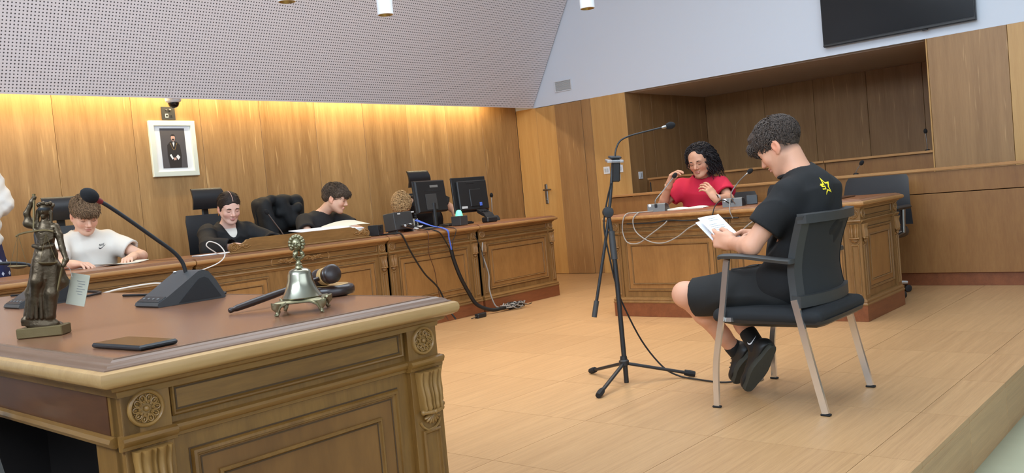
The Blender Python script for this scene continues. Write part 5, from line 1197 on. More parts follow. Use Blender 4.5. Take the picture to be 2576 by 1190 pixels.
def decal(polys, target, origin, u, v, d, mat, name, root, off=.0012):
    """flat print laid on a curved garment: polygons in (u, v) thrown along d onto the garment"""
    from mathutils.bvhtree import BVHTree
    bt = BVHTree.FromPolygons([p.co[:] for p in target.data.vertices], [p.vertices[:] for p in target.data.polygons]); m = MB(); d = Vector(d).normalized()
    for poly_ in polys:
        bm = bmesh.new(); f = bm.faces.new([bm.verts.new((a, b, 0)) for a, b in poly_]); bmesh.ops.triangulate(bm, faces=[f]); bmesh.ops.subdivide_edges(bm, edges=bm.edges, cuts=2, use_grid_fill=True); bm.verts.ensure_lookup_table()
        vs = []
        for w in bm.verts:
            p = Vector(origin)+Vector(u)*w.co.x+Vector(v)*w.co.y; hit = bt.ray_cast(p-d*.3, d, .6); vs.append(hit[0]-d*off if hit[0] is not None else p)
        m.add(vs, [[w.index for w in f.verts] for f in bm.faces]); bm.free()
    o = m.build(name, mat, None, 60); return add(o, root)
def swoosh(s=1.0): 
    up_ = [(-.5, .02), (-.46, -.10), (-.36, -.17), (-.22, -.15), (0, -.05), (.25, .08), (.5, .22)]; lo_ = [(.25, .02), (0, -.13), (-.2, -.26), (-.36, -.30), (-.49, -.24), (-.54, -.10)]
    return [(a*s, b*s) for a, b in up_+lo_]
# ---------------------------------------------------------------- seated boy with the booklet
A = person('boy in black T-shirt and shorts sitting on the visitor chair, reading a booklet', (3.68, 1.6, 0))
H = Head((3.68, 1.622, 1.108), 90, 30, 0, 1.0); neck = (3.68, 1.545, .985)
TS = [(3.68, 1.60, .50), (3.68, 1.575, .64), (3.68, 1.525, .79), (3.68, 1.515, .885), (3.68, 1.545, .965)]; TA = [.165, .150, .165, .160, .075]; TB = [.118, .108, .118, .108, .065]
LAT, DEP = (1, 0, 0), (0, 1, 0)
shL, elL, wrL = A3(3.515, 1.53, .895), A3(3.425, 1.67, .695), A3(3.57, 1.825, .70)
shR, elR, wrR = A3(3.845, 1.54, .895), A3(3.90, 1.66, .70), A3(3.785, 1.80, .718)
hipL, knL, anL = A3(3.59, 1.62, .495), A3(3.525, 2.055, .475), A3(3.785, 1.958, .165)
hipR, knR, anR = A3(3.77, 1.62, .495), A3(3.80, 2.03, .475), A3(3.70, 1.822, .225)
S = Sdf(); et(S, TS, [x*.9 for x in TA], [x*.9 for x in TB], LAT, DEP)
def arm(S, a, b, c, r=(.046, .040, .041, .027)): 
    m = b+(c-b)*.25; S.rc(a, b, r[0], r[1], .02); S.chain([b, m, c], [r[1]*.98, r[2], r[3]], .015)
arm(S, shL, elL, wrL); arm(S, shR, elR, wrR)
def leg(S, a, b, c, r=(.078, .058, .052, .034)):
    S.rc(a, b, r[0], r[1], .02); m = b+(c-b)*.32; dn = (c-b)/np.linalg.norm(c-b); S.chain([b, m+A3(0, -.012, 0), b+(c-b)*.7, c], [r[1]*.93, r[2]*1.03, r[3]*1.15, r[3]], .02); S.ell(b+A3(0, .018, .004), (.045, .04, .045), None, .03)
leg(S, hipL, knL, anL); leg(S, hipR, knR, anR)
H.build(S, neck)
hb1, _ = hand(S, wrL, (.06, .93, .22), (.80, -.05, -.10), 1, sc=.97, fcurl=[(35, 45, 30), (45, 45, 30), (50, 50, 30), (55, 50, 30)], tcurl=25, tout=25)
hb2, _ = hand(S, wrR, (-.62, .70, .10), (-.5, .0, -.75), -1, sc=.97, fcurl=[(30, 40, 25), (38, 45, 30), (42, 45, 30), (45, 50, 30)], tcurl=20, tout=30)
skin_obj(S, H, (216, 160, 130), A, [hb1, hb2], fade=(96, 74, 62)); H.details(A, (40, 30, 26))
cloth('tee_black', (17, 17, 18)); cloth('shorts_black', (21, 21, 20), .8)
q = Sdf(); et(q, TS, [x+.012 for x in TA], [x+.014 for x in TB], LAT, DEP); q.ops[-1:] = []
et(q, [(3.68, 1.515, .885), (3.68, 1.54, .955)], [.172, .085], [.122, .078], LAT, DEP, .03)
def sleeve(q, sh, el, t, r0, r1, k=.035): e = sh+(el-sh)*t; q.rc(sh, e, r0, r1, k); return e, (el-sh)/np.linalg.norm(el-sh)
eL, dL = sleeve(q, shL, elL, .60, .068, .073); eR, dR = sleeve(q, shR, elR, .60, .068, .073)
q.rc((3.60, 1.57, .50), (3.58, 1.66, .515), .10, .09, .05); q.rc((3.76, 1.57, .50), (3.78, 1.66, .515), .10, .09, .05)
q.disp(wrinkle(.005, 21, .7)); q.rc(eL-dL*.03, eL+dL*.12, .055, .058, 0, 's'); q.rc(eR-dR*.03, eR+dR*.12, .055, .058, 0, 's')
for e, d in ((eL, dL), (eR, dR)):      # square sleeve hems: cut only the sleeve ball beyond the hem
    q.ell(e+d*.085, (.1, .1, .1), basis(90), 0, 's') if False else None
    M_ = np.stack([np.cross(d, A3(0, 0, 1))/np.linalg.norm(np.cross(d, A3(0, 0, 1))), d, np.cross(np.cross(d, A3(0, 0, 1)), d)], 1); M_[:, 2] /= np.linalg.norm(M_[:, 2]); q.rbox(e+d*.062, (.09, .05, .09), .0, M_, 0, 's')
q.ell((3.68, 1.565, 1.01), (.068, .068, .04), None, .01, 's')
sh_ = add(sd_obj('t_shirt', q, .0065, 'tee_black'), A)
MB().tube([(3.68+.066*math.cos(a), 1.565+.066*math.sin(a), .983+.012*-math.sin(a)) for a in [2*math.pi*i/28 for i in range(29)]], .007, 6, False).build('collar', 'tee_black', A)
q = Sdf(); et(q, [(3.68, 1.60, .47), (3.68, 1.58, .56)], [.175, .165], [.125, .118], LAT, DEP)
for hp, kn in ((hipL, knL), (hipR, knR)):
    d = (kn-hp)/np.linalg.norm(kn-hp); e = hp+(kn-hp)*.93; q.chain([hp, (hp+kn)/2+A3(0, 0, -.004), e+A3(0, 0, -.01)], [.098, .092, .084], .03); q.rc(hp+(kn-hp)*.55+A3(0, 0, -.035), e+A3(0, 0, -.045), .055, .05, .03)
q.disp(wrinkle(.004, 20, 2.1))
for hp, kn in ((hipL, knL), (hipR, knR)):
    d = (kn-hp)/np.linalg.norm(kn-hp); e = hp+(kn-hp)*.92; xx = np.cross(d, A3(0, 0, 1)); xx /= np.linalg.norm(xx); M_ = np.stack([xx, d, np.cross(xx, d)], 1); q.rbox(e+d*.10, (.115, .10, .15), 0, M_, 0, 's'); q.rc(e-d*.03, e+d*.1, .061, .060, 0, 's')
add(sd_obj('shorts', q, .0075, 'shorts_black'), A)
MB().tube(bez([(3.545, 1.70, .603), (3.54, 1.76, .594), (3.545, 1.83, .586)], 10), .0035, 6).build('drawstring', 'dark_grey_plastic', A)
plain('shoe_black', (30, 29, 27), .5, bump=.15, bscale=300); plain('shoe_sole', (60, 58, 48), .75, bump=.3, bscale=120)
def shoe(root, heel, toe, upd, sc=1.0):
    heel, toe = A3(*heel), A3(*toe); y = toe-heel; L = np.linalg.norm(y); y /= L; z = A3(*upd); z -= y*(z@y); z /= np.linalg.norm(z); x = np.cross(y, z); M_ = np.stack([x, y, z], 1); T = lambda a, b, c: heel+M_ @ A3(a, b, c)
    def outline(k, t): 
        P = []
        for i in range(28):
            a = 2*math.pi*i/28; yy = L/2-L/2*math.cos(a); s = yy/L; w = (.033+.012*math.sin(min(max((s-.25)/.55, 0), 1)*math.pi)+.004*s)*math.sin(math.acos(max(-1, min(1, 1-2*s))))**.55
            P.append(T(math.copysign(w*k, math.sin(a)), L/2+(yy-L/2)*k, t))
        return P
    so = MB().loft([outline(.97, 0), outline(1.0, .004), outline(1.0, .022), outline(.96, .026)]).build('sole', 'shoe_sole', None, 40); add(so, root)
    q = Sdf(); q.rc(T(0, .035, .04), T(0, L*.62, .030), .040, .034, .0); q.ell(T(0, L*.76, .032), A3(.041, L*.24, .030), M_, .02); q.chain([T(0, .045, .05), T(0, .06, .095)], [.038, .040], .03); q.rc(T(0, L*.34, .075), T(0, L*.60, .052), .028, .026, .02)
    q.rc(T(0, .062, .085), T(0, .07, .16), .033, .034, .004, 's'); q.rbox(T(0, L/2, -.04), (.1, L, .06), 0, M_, 0, 's')
    up_ = add(sd_obj('shoe_upper', q, .0045, 'shoe_black'), root)
    lc = MB()
    for i in range(5): lc.tube([T(-.024, L*.36+i*.019, .096-i*.008), T(0, L*.37+i*.019, .105-i*.009), T(.024, L*.36+i*.019, .096-i*.008)], .003, 5)
    add(lc.build('laces', 'black_matte', None), root); return T
Tm = shoe(A, (3.668, 1.712, .222), (3.642, 1.848, .010), (.42, .80, .42)); shoe(A, (3.765, 1.85, .18), (3.755, 1.96, .012), (.3, .85, .4))
q = Sdf(); dR_ = (knR-anR)/np.linalg.norm(knR-anR); q.rc(anR-dR_*.03, anR+dR_*.055, .041, .041); so_ = add(sd_obj('sock', q, .005, 'black_matte'), A)
dL_ = (knL-anL)/np.linalg.norm(knL-anL); q = Sdf(); q.rc(anL-dL_*.03, anL+dL_*.04, .041, .040); add(sd_obj('sock', q, .005, 'black_matte'), A)
vd = Vector((.88, .43, -.15)).normalized(); decal([swoosh(.05)], so_, anR+dR_*.022, Vector((.50, -.75, .40)).normalized(), Vector((.1, .45, .9)).normalized(), vd, 'socket_white', 'sock_logo', A)
# yellow star print with a 5
plain('print_yellow', (240, 216, 40), .7)
star = []
for i in range(10): a = math.pi/2+i*math.pi/5+rad(10); r_ = .036 if i % 2 == 0 else .0165; star.append((r_*math.cos(a)*.85, r_*1.12*math.sin(a)))
du, dv = Vector((.94, -.34, 0)), Vector((0, 0, 1)); org = Vector((3.612, 1.40, .920)); sd_ = Vector((.34, .94, 0))
polys = []
for i in range(10):
    p0, p1 = star[i], star[(i+1) % 10]
    if i in (2, 3): continue
    polys.append([p0, p1, (p1[0]*.55, p1[1]*.62), (p0[0]*.62, p0[1]*.62)])
decal(polys, sh_, org, du, dv, sd_, 'print_yellow', 'star_print', A)
five = [[(-.024, .012), (-.004, .012), (-.004, .007), (-.024, .007)], [(-.024, .012), (-.019, .012), (-.019, -.001), (-.024, -.001)], [(-.024, .003), (-.004, .003), (-.004, -.002), (-.024, -.002)], [(-.009, .003), (-.004, .003), (-.004, -.012), (-.009, -.012)], [(-.024, -.008), (-.004, -.008), (-.004, -.013), (-.024, -.013)]]
decal(five, sh_, org, du, dv, sd_, 'print_yellow', 'number_print', A)
# wavy brown hair, short at the nape
hairmat('hair_brown', (42, 34, 30), (88, 74, 65))
q = Sdf(); H.E(q, (0, -.010, .050), (.079, .101, .080)); H.E(q, (0, -.058, .012), (.058, .038, .050), .02); H.E(q, (0, .055, .080), (.062, .055, .044), .03); H.E(q, (0, .093, .052), (.054, .026, .024), .02)
pc = H.T(0, .055, .034); q.plane(pc, H.R @ A3(0, .55, -.83)); q.disp(lambda X, Y, Z: .002*np.sin(110*X+3*np.sin(60*Z))*np.sin(90*Y+1+2*np.sin(50*X))+.0015*np.sin(150*Z+80*Y+2*np.sin(70*X)))
hr = add(sd_obj('hair', q, .004, 'hair_brown'), A)
lk = locks(H, 1700, (0, -.004, .048), (.083, .107, .088), lambda p: p[2] > .012+.40*p[1] and p[2] > -.022, lambda p: (p[0]*3, .8 if p[1] > -.03 else -.3, -.5), .046, .0030, .010, 3, wav=.0055)
lk = locks(H, 220, (0, .085, .055), (.058, .04, .035), lambda p: p[1] > .085, lambda p: (p[0]*2, .3, -1), .035, .0034, .005, 5, lk); add(lk.build('hair_locks', 'hair_brown', None, 60), A)
kids(A)
# booklet in his hands
bk_ = thing('booklet', 'folded white printed booklet held by the seated boy', 'booklet', (3.640, 1.887, .735))
ub, wb = Vector((.113, -.035, .0105)).normalized(), Vector((.0285, .107, .100)).normalized(); nb_ = ub.cross(wb).normalized(); wb = nb_.cross(ub)
for k, (o1, bend) in enumerate(((0, .010), (-.006, .022))):
    R_ = []
    for i in range(9):
        x = -.068+.136*i/8; c_ = nb_*(-bend*((i/8)**2 if k == 0 else (1-i/8)**.8)+o1); R_.append([ub*x+wb*-.035+c_, ub*x+wb*.135+c_*1.0, ub*x+wb*.135+c_+nb_*.0012, ub*x+wb*-.035+c_+nb_*.0012])
    MB().loft(R_).build('page', 'paper_white', bk_, 40)
for i in range(11):
    if i in (2, 7): continue
    y = .115-i*.0125; l = (.05, .06, 0, .05, .09, .085, .05, 0, .08, .07, .06)[i]; x0 = -.045 if i not in (0, 1) else -.02
    MB().loft([[ub*x+wb*y+nb_*(.0016-.010*((x+.068)/.136)**2), ub*x+wb*(y+.0013)+nb_*(.0016-.010*((x+.068)/.136)**2)] for x in [x0+l*j/5 for j in range(6)]], False, False).build('printed_line', 'grey_plastic', bk_, 0)
# ---------------------------------------------------------------- generic sitter behind a desk
cloth('trousers_dark', (34, 36, 46)); plain('shoe_plain', (40, 38, 38), .6)
def sitter(label, head, neck, spine, wa, wb_, az, sh, el, wr, hands_, tone, tee, sleeve_t=.55, hip=None, legs=True, neckcut=(.07, .05), wr_amp=.004, longsleeve=False, lip=(176, 96, 90), h=.010, sr=(.066, .070), brow=(44, 30, 22), nr=.050, smile=0, torso_mat=None, armr=(.043, .037, .038, .025), vneck=None, brows=True, body_drop=None):
    hip = hip or spine[0]; root = person(label, (hip[0], hip[1], 0)); B = basis(az); lat, dep = B[:, 0], B[:, 1]
    S = Sdf(); et(S, spine, [x*.86 for x in wa], [x*.86 for x in wb_], lat, dep)
    shs = [A3(*p) for p in sh]; els = [A3(*p) for p in el]; wrs = [A3(*p) for p in wr]
    for a, b, c in zip(shs, els, wrs): arm(S, a, b, c, armr)
    head.build(S, neck, nr, smile); bx = []
    for (d, p, th, kw), w in zip(hands_, wrs): bx.append(hand(S, w, d, p, th, **kw)[0])
    skin_obj(S, head, tone, root, bx, h, lip, hh=.004); head.details(root, brow, brows)
    q = Sdf(); et(q, spine, [x+.010 for x in wa], [x+.012 for x in wb_], lat, dep, .04)
    ends = []
    for a, b, c in zip(shs, els, wrs):
        if longsleeve:
            q.rc(a, b, sr[0], sr[1]*1.1, .04); e = b+(c-b)*.80; q.rc(b, e, sr[1]*1.1, sr[1]*1.15, .03); d = (c-b)/np.linalg.norm(c-b); ends.append((e, d, sr[1]*.95))
        else:
            e = a+(b-a)*sleeve_t; d = (b-a)/np.linalg.norm(b-a); q.rc(a, e, sr[0], sr[1], .04); ends.append((e, d, sr[1]*.73))
    q.disp(wrinkle(wr_amp, 22, hip[0]*3))
    for e, d, r in ends:
        xx = np.cross(d, A3(.1, .2, 1)); xx /= np.linalg.norm(xx); M_ = np.stack([xx, d, np.cross(xx, d)], 1); q.rbox(e+d*.062, (.10, .05, .10), 0, M_, 0, 's'); q.rc(e-d*.035, e+d*.08, r, r*1.02, 0, 's')
    n = A3(*neck)
    if vneck:
        f = A3(*dep); q.chain([n+A3(0, 0, .05), n+f*.06+A3(0, 0, .0), n+f*.13+A3(0, 0, -.10), n+f*.15+A3(0, 0, vneck)], [.075, .062, .040, .006], .01, 's')
    q.ell(n+A3(0, 0, .035), (neckcut[0], neckcut[0], neckcut[1]), None, .01, 's')
    top = add(sd_obj('robe' if longsleeve else 't_shirt', q, .0085, tee), root)
    if legs:
        hc = A3(*hip); q = Sdf(); f = A3(*dep)
        q.ell(hc, (.16, .14, .11))
        for s in (-1, 1):
            hp = hc+lat*.09*s; kn = hp+f*.38+A3(0, 0, -.01); an = kn+f*-.05+A3(0, 0, -(kn[2]-.09)); q.chain([hp, kn, an], [.085, .065, .05], .03)
        add(sd_obj('trousers', q, .016, 'trousers_dark'), root)
        for s in (-1, 1):
            an = hc+lat*.09*s+f*.33; z0 = A3(an[0], an[1], .04); q = Sdf(); q.rc(z0, z0+f*.15, .038, .032); q.rc(z0+A3(0, 0, .01), z0+A3(0, 0, .06), .038, .04, .02); add(sd_obj('shoe', q, .012, 'shoe_plain'), root)
    return root, top, B
relax = dict(curl=(30, 40, 25))
# ---------------------------------------------------------------- boy in white behind the bench
cloth('tee_white', (232, 226, 214)); hairmat('hair_sand', (66, 48, 32), (150, 120, 90))
H = Head((2.635, 6.19, 1.142), 262, 27, 0, 1.06)
Cp, top, B = sitter('boy in white T-shirt with dark logo reading papers behind the bench', H, (2.655, 6.29, 1.01), [(2.70, 6.42, .50), (2.69, 6.40, .65), (2.675, 6.34, .82), (2.665, 6.31, .93), (2.66, 6.295, .99)], [.165, .16, .185, .185, .08], [.115, .11, .115, .10, .07], 268,
    [(2.83, 6.30, .955), (2.485, 6.31, .955)], [(2.955, 6.085, .822), (2.40, 6.12, .825)], [(2.83, 5.955, .825), (2.42, 5.93, .818)],
    [((-.75, -.6, -.12), (-.1, -.2, -1), 1, dict(fcurl=[(50, 55, 30)]*4, tcurl=25)), ((.4, -.9, -.05), (0, -.1, -1), -1, relax)], (234, 186, 158), 'tee_white', .62, lip=(190, 110, 100), sr=(.072, .080))
decal([swoosh(.055)], top, Vector((2.735, 6.2, .915)), Vector((1, 0, .1)).normalized(), Vector((0, 0, 1)), (0, 1, 0), 'ink', 'logo_print', Cp)
def stroke(x0, y0, x1, y1, w=.0026):
    d = Vector((x1-x0, y1-y0)).normalized(); n = Vector((-d.y, d.x))*w/2; return [(x0+n.x, y0+n.y), (x1+n.x, y1+n.y), (x1-n.x, y1-n.y), (x0-n.x, y0-n.y)]
LET = {'N': [(0, 0, 0, 1), (0, 1, .7, 0), (.7, 0, .7, 1)], 'I': [(0, 0, 0, 1)], 'K': [(0, 0, 0, 1), (0, .45, .7, 1), (.2, .55, .7, 0)], 'E': [(0, 0, 0, 1), (0, 1, .6, 1), (0, .5, .5, .5), (0, 0, .6, 0)]}
ps_ = []; cx = -.024
for ch, adv in (('N', 1.05), ('I', .4), ('K', 1.0), ('E', .9)):
    for x0, y0, x1, y1 in LET[ch]: ps_.append(stroke(cx+(x0+.25*y0)*.012, .003+y0*.014, cx+(x1+.25*y1)*.012, .003+y1*.014))
    cx += adv*.0125
decal(ps_, top, Vector((2.735, 6.2, .917)), Vector((1, 0, .1)).normalized(), Vector((0, 0, 1)), (0, 1, 0), 'ink', 'logo_letters', Cp)
def tousled(H, root, mat, seed, fringe=.05, top=.08):
    q = Sdf(); H.E(q, (0, -.010, .050), (.083, .104, .082)); H.E(q, (0, .04, top-.004), (.062, .056, .034), .03); H.E(q, (0, .088, fringe), (.058, .028, .024), .02); H.E(q, (0, -.065, .01), (.068, .046, .055), .02)
    for x in (-1, 1): H.E(q, (x*.066, .03, .045), (.02, .035, .028), .02)
    q.plane(H.T(0, .055, .022), H.R @ A3(0, .62, -.78)); q.disp(lambda X, Y, Z: .002*np.sin(105*X+3*np.sin(60*Z))*np.sin(90*Y+1+2*np.sin(50*X))+.0015*np.sin(140*Z+80*Y+2*np.sin(70*X)))
    add(sd_obj('hair', q, .005, mat), root)
    m = locks(H, 1000, (0, -.002, .05), (.085, .108, .088), lambda p: p[2] > .015+.5*p[1] and p[2] > -.02, lambda p: (p[0]*4, .9 if p[1] > -.04 else -.2, -.6), .048, .0032, .010, seed, wav=.006)
    m = locks(H, 260, (0, .082, fringe+.006), (.060, .038, .034), lambda p: p[1] > .08, lambda p: (p[0]*2, .3, -1), .038, .003, .006, seed+1, m); add(m.build('hair_locks', mat, None, 60), root)
tousled(H, Cp, 'hair_sand', 21); kids(Cp)
# ---------------------------------------------------------------- girl in the black robe
hairmat('hair_dark', (26, 20, 18), (58, 46, 40))
H = Head((3.745, 6.19, 1.115), 258, 20, 0, 1.0)
D, top, B = sitter('girl with dark tied-back hair in a black robe behind the bench', H, (3.77, 6.285, .995), [(3.80, 6.40, .50), (3.80, 6.38, .65), (3.79, 6.34, .80), (3.785, 6.31, .90), (3.78, 6.295, .965)], [.155, .15, .17, .165, .075], [.115, .11, .115, .10, .065], 266,
    [(3.955, 6.30, .935), (3.61, 6.31, .94)], [(4.06, 6.12, .815), (3.50, 6.13, .815)], [(3.93, 5.93, .815), (3.60, 5.90, .815)],
    [((-.4, -.9, -.05), (0, -.1, -1), 1, relax), ((.4, -.9, -.05), (0, -.1, -1), -1, relax)], (232, 188, 168), 'robe_black', hip=(3.80, 6.40, .50), longsleeve=True, vneck=-.17, sr=(.068, .062), lip=(196, 112, 110), wr_amp=.006, nr=.045, armr=(.038, .033, .034, .023))
q = Sdf(); et(q, [(3.79, 6.33, .78), (3.785, 6.30, .875)], [.158, .14], [.118, .105], B[:, 0], B[:, 1]); add(sd_obj('white_top', q, .010, 'tee_white'), D)
q = Sdf(); H.E(q, (0, -.012, .040), (.084, .104, .090)); H.E(q, (0, -.03, -.01), (.080, .075, .06), .02); q.rc(H.T(0, .112, -.07), H.T(0, .112, .020), .070, .050, .006, 's'); q.rc(H.T(0, .06, -.11), H.T(0, -.02, -.13), .07, .08, .01, 's')
for x in (-1, 1): H.E(q, (x*.088, -.010, -.020), (.018, .022, .034), .004, 's')
H.E(q, (0, -.112, .01), (.036, .03, .038), .01); q.rc(H.T(0, -.05, .135), H.T(0, .07, .112), .0022, .0022, .004, 's')
add(sd_obj('hair', q, .003, 'hair_dark'), D); plain('parting_skin', (206, 164, 146), .7); MB().tube([H.T(0, y, .040+.0905*math.sqrt(max(0, 1-((y+.012)/.1045)**2))) for y in (.083, .075, .062, .045, .02, -.01, -.04)], .0022, 6).build('parting', 'parting_skin', D, 60)
lk = locks(H, 900, (0, -.012, .040), (.0845, .1045, .0905), lambda p: abs(p[0]) > .004 and p[2] > .075-.9*min(abs(p[0]), .06) and p[1] < .078 and (p[2] > .0 or p[1] < -.03) and p[2] > -.05, lambda p: (1.0 if p[0] > 0 else -1.0, -.9, -.5), .055, .0021, .0016, 33, wav=.001); add(lk.build('hair_strands', 'hair_dark', None, 60), D)
plain('rose_gold', (196, 160, 150), .3, .8); plain('gold', (206, 166, 84), .25, 1.0)
for x in (-1, 1): MB().tube([H.T(x*.080, -.004+.008*math.cos(a), -.052+.010*math.sin(a)) for a in [2*math.pi*i/14 for i in range(15)]], .0016, 6, False).build('earring', 'gold', D)
kids(D)
# ---------------------------------------------------------------- boy in black behind the bench
cloth('tee_charcoal', (34, 32, 32)); hairmat('hair_mid', (46, 35, 28), (108, 90, 74))
H = Head((4.755, 6.16, 1.125), 312, 17, 0, 1.04)
E_, top, B = sitter('boy in charcoal T-shirt behind the bench looking to the right', H, (4.70, 6.285, 1.0), [(4.66, 6.40, .50), (4.66, 6.38, .65), (4.67, 6.34, .82), (4.68, 6.31, .92), (4.69, 6.295, .98)], [.165, .16, .185, .18, .08], [.115, .11, .115, .10, .07], 280,
    [(4.86, 6.30, .945), (4.51, 6.30, .95)], [(4.97, 6.12, .82), (4.42, 6.12, .82)], [(4.80, 5.93, .845), (4.56, 5.90, .835)],
    [((-.6, -.8, .1), (-.3, 0, -1), 1, relax), ((.4, -.9, .1), (.2, 0, -1), -1, relax)], (232, 184, 156), 'tee_charcoal', .60, sr=(.07, .076), lip=(190, 112, 102))
tousled(H, E_, 'hair_mid', 41, .055, .085); kids(E_)
# ---------------------------------------------------------------- person bending down behind the monitors
hairmat('hair_blond', (120, 86, 50), (222, 184, 132))
H = Head((5.52, 6.16, 1.01), 215, 62, 10, 1.02)
F_, top, B = sitter('person with curly blond hair bending down behind the computer monitor', H, (5.64, 6.22, 1.03), [(6.12, 6.42, .52), (6.06, 6.38, .70), (5.92, 6.32, .90), (5.78, 6.27, .99), (5.70, 6.24, 1.02)], [.165, .155, .18, .175, .085], [.12, .115, .12, .10, .07], 235,
    [(5.98, 6.17, 1.06), (5.70, 6.33, .95)], [(6.16, 6.10, .92), (5.55, 6.30, .78)], [(6.05, 5.96, .80), (5.45, 6.10, .82)],
    [((-.8, -.5, -.1), (0, -.1, -1), 1, relax), ((-.6, -.8, 0), (0, 0, -1), -1, relax)], (232, 184, 154), 'tee_charcoal', .45, hip=(6.12, 6.42, .52), sr=(.07, .074))
q = Sdf(); H.E(q, (0, -.012, .045), (.082, .104, .086)); q.plane(H.T(0, .07, .03), H.R @ A3(0, .7, -.7)); add(sd_obj('hair', q, .006, 'hair_blond'), F_)
add(locks(H, 700, (0, -.008, .045), (.086, .108, .09), lambda p: p[2] > -.06 and p[2] > .02+.8*p[1], lambda p: (p[0]*3+.6, .5, -.4), .045, .005, .014, 61, wav=.011).build('hair_curls', 'hair_blond', None, 60), F_); kids(F_)
# ---------------------------------------------------------------- girl in red at the witness desk
cloth('tee_red', (196, 28, 60)); hairmat('hair_black', (14, 12, 13), (46, 40, 42))
H = Head((6.42, 3.515, 1.150), 184, 15, -4, 1.06)
R1, top, B = sitter('girl in red T-shirt and glasses gesturing behind the witness desk', H, (6.50, 3.545, 1.01), [(6.72, 3.57, .50), (6.68, 3.57, .65), (6.58, 3.575, .80), (6.53, 3.57, .915), (6.515, 3.56, .98)], [.165, .16, .175, .18, .085], [.125, .12, .13, .105, .07], 182,
    [(6.50, 3.385, .945), (6.50, 3.745, .955)], [(6.40, 3.27, .825), (6.37, 3.865, .822)], [(6.175, 3.275, .845), (6.28, 3.735, .985)],
    [((-.10, .50, .80), (.35, .70, -.40), 1, dict(fcurl=[(20, 25, 15), (28, 28, 15), (32, 30, 18), (36, 30, 18)], spread=9, tout=35)), ((-.1, -.45, .85), (.1, -.85, -.45), -1, dict(fcurl=[(40, 35, 15), (45, 35, 15), (45, 40, 18), (48, 40, 20)], spread=4, tout=20))], (198, 148, 120), 'tee_red', .58, hip=(6.72, 3.57, .50), sr=(.072, .080), lip=(168, 92, 88), brow=(24, 18, 16), smile=1.0, neckcut=(.074, .072), wr_amp=.003)
gl_ = MB()
for x in (-1, 1):
    gl_.tube([H.T(x*.034+.0275*math.cos(a), .100-.006*abs(math.cos(a))-.004*(x*math.cos(a) > 0), -.009+.0235*math.sin(a)) for a in [2*math.pi*i/26 for i in range(27)]], .0013, 5, False)
    gl_.tube([H.T(x*.059, .090, -.002), H.T(x*.074, .05, .0), H.T(x*.079, -.01, .004)], .0013, 5)
gl_.tube([H.T(-.008, .1, -.002), H.T(0, .104, .002), H.T(.008, .1, -.002)], .0013, 5); gl_.build('glasses', 'rose_gold', R1, 60)
q = Sdf(); H.E(q, (0, -.018, .050), (.090, .104, .086)); H.E(q, (-.055, -.055, -.03), (.055, .06, .10), .04); H.E(q, (.05, -.06, -.02), (.045, .055, .08), .04); q.plane(H.T(0, .052, .030), H.R @ A3(0, .80, -.60)) if False else None
q.rc(H.T(.012, .10, -.04), H.T(.012, .085, .045), .066, .058, .01, 's'); q.rc(H.T(0, .09, -.1), H.T(0, .06, -.14), .06, .07, .01, 's'); q.disp(lambda X, Y, Z: .004*np.sin(90*X+60*Z)*np.sin(85*Y+50*Z)); add(sd_obj('hair', q, .005, 'hair_black'), R1)
rng = random.Random(5); cm = MB()
for i in range(430):
    a = rng.uniform(-math.pi, math.pi); el_ = rng.uniform(.0, 1.0); st_ = A3(.082*math.cos(a)*math.cos(el_*1.4), -.015+.1*math.sin(a)*math.cos(el_*1.4), .05+.088*math.sin(el_*1.4))
    if st_[1] > .045 and st_[2] < .085: continue
    left = st_[0] < .01      # her left side carries the long mass
    L = rng.uniform(.16, .27) if left or st_[1] < -.02 else rng.uniform(.06, .13); P = []; ph = rng.uniform(0, 6.3); n_ = 22; out = st_*A3(1, 1, 0); out = out/max(np.linalg.norm(out), 1e-6)
    if st_[1] > .02: out = A3(-1 if st_[0] < .015 else 1, -.4, 0); out /= np.linalg.norm(out)
    for k in range(n_+1):
        t = k/n_; drop = max(0, t-.15); p = st_+out*(.055*math.sin(min(t*2.2, 1.57)))*(1.0 if left else .7)+A3(0, -.02*t, -L*drop*1.1+.012*math.sin(t*3)); p += A3(.007*math.cos(ph+t*26), .007*math.sin(ph+t*26), 0)
        if p[1] > .06 and abs(p[0]) < .06: p[1] = .06
        P.append(H.T(*p))
    cm.tube(P, [.0040*(1-.5*k/n_) for k in range(n_+1)], 4)
cm.build('hair_curls', 'hair_black', R1, 60)
wL = A3(6.175, 3.275, .845); dW = (wL-A3(6.40, 3.27, .825)); dW /= np.linalg.norm(dW)
for k, (m_, rr_, off) in enumerate((('light_grey', .033, -.02), ('black_matte', .033, .008))): MB().tube([tuple(wL+dW*off-dW*.011), tuple(wL+dW*off+dW*.011)] if k == 0 else [tuple(wL+dW*off-dW*.004), tuple(wL+dW*off+dW*.004)], rr_, 18).build('wrist_band', m_, R1, 60)
wR = A3(6.28, 3.735, .985); dW = wR-A3(6.37, 3.865, .822); dW /= np.linalg.norm(dW)
x_ = np.cross(dW, A3(0, 1, .3)); x_ /= np.linalg.norm(x_); y_ = np.cross(dW, x_)
MB().tube([tuple(wR-dW*.02+x_*.031*math.cos(a)+y_*.031*math.sin(a)) for a in [2*math.pi*i/20 for i in range(21)]], .0028, 6, False).build('bracelet', 'steel', R1, 60)
kids(R1)
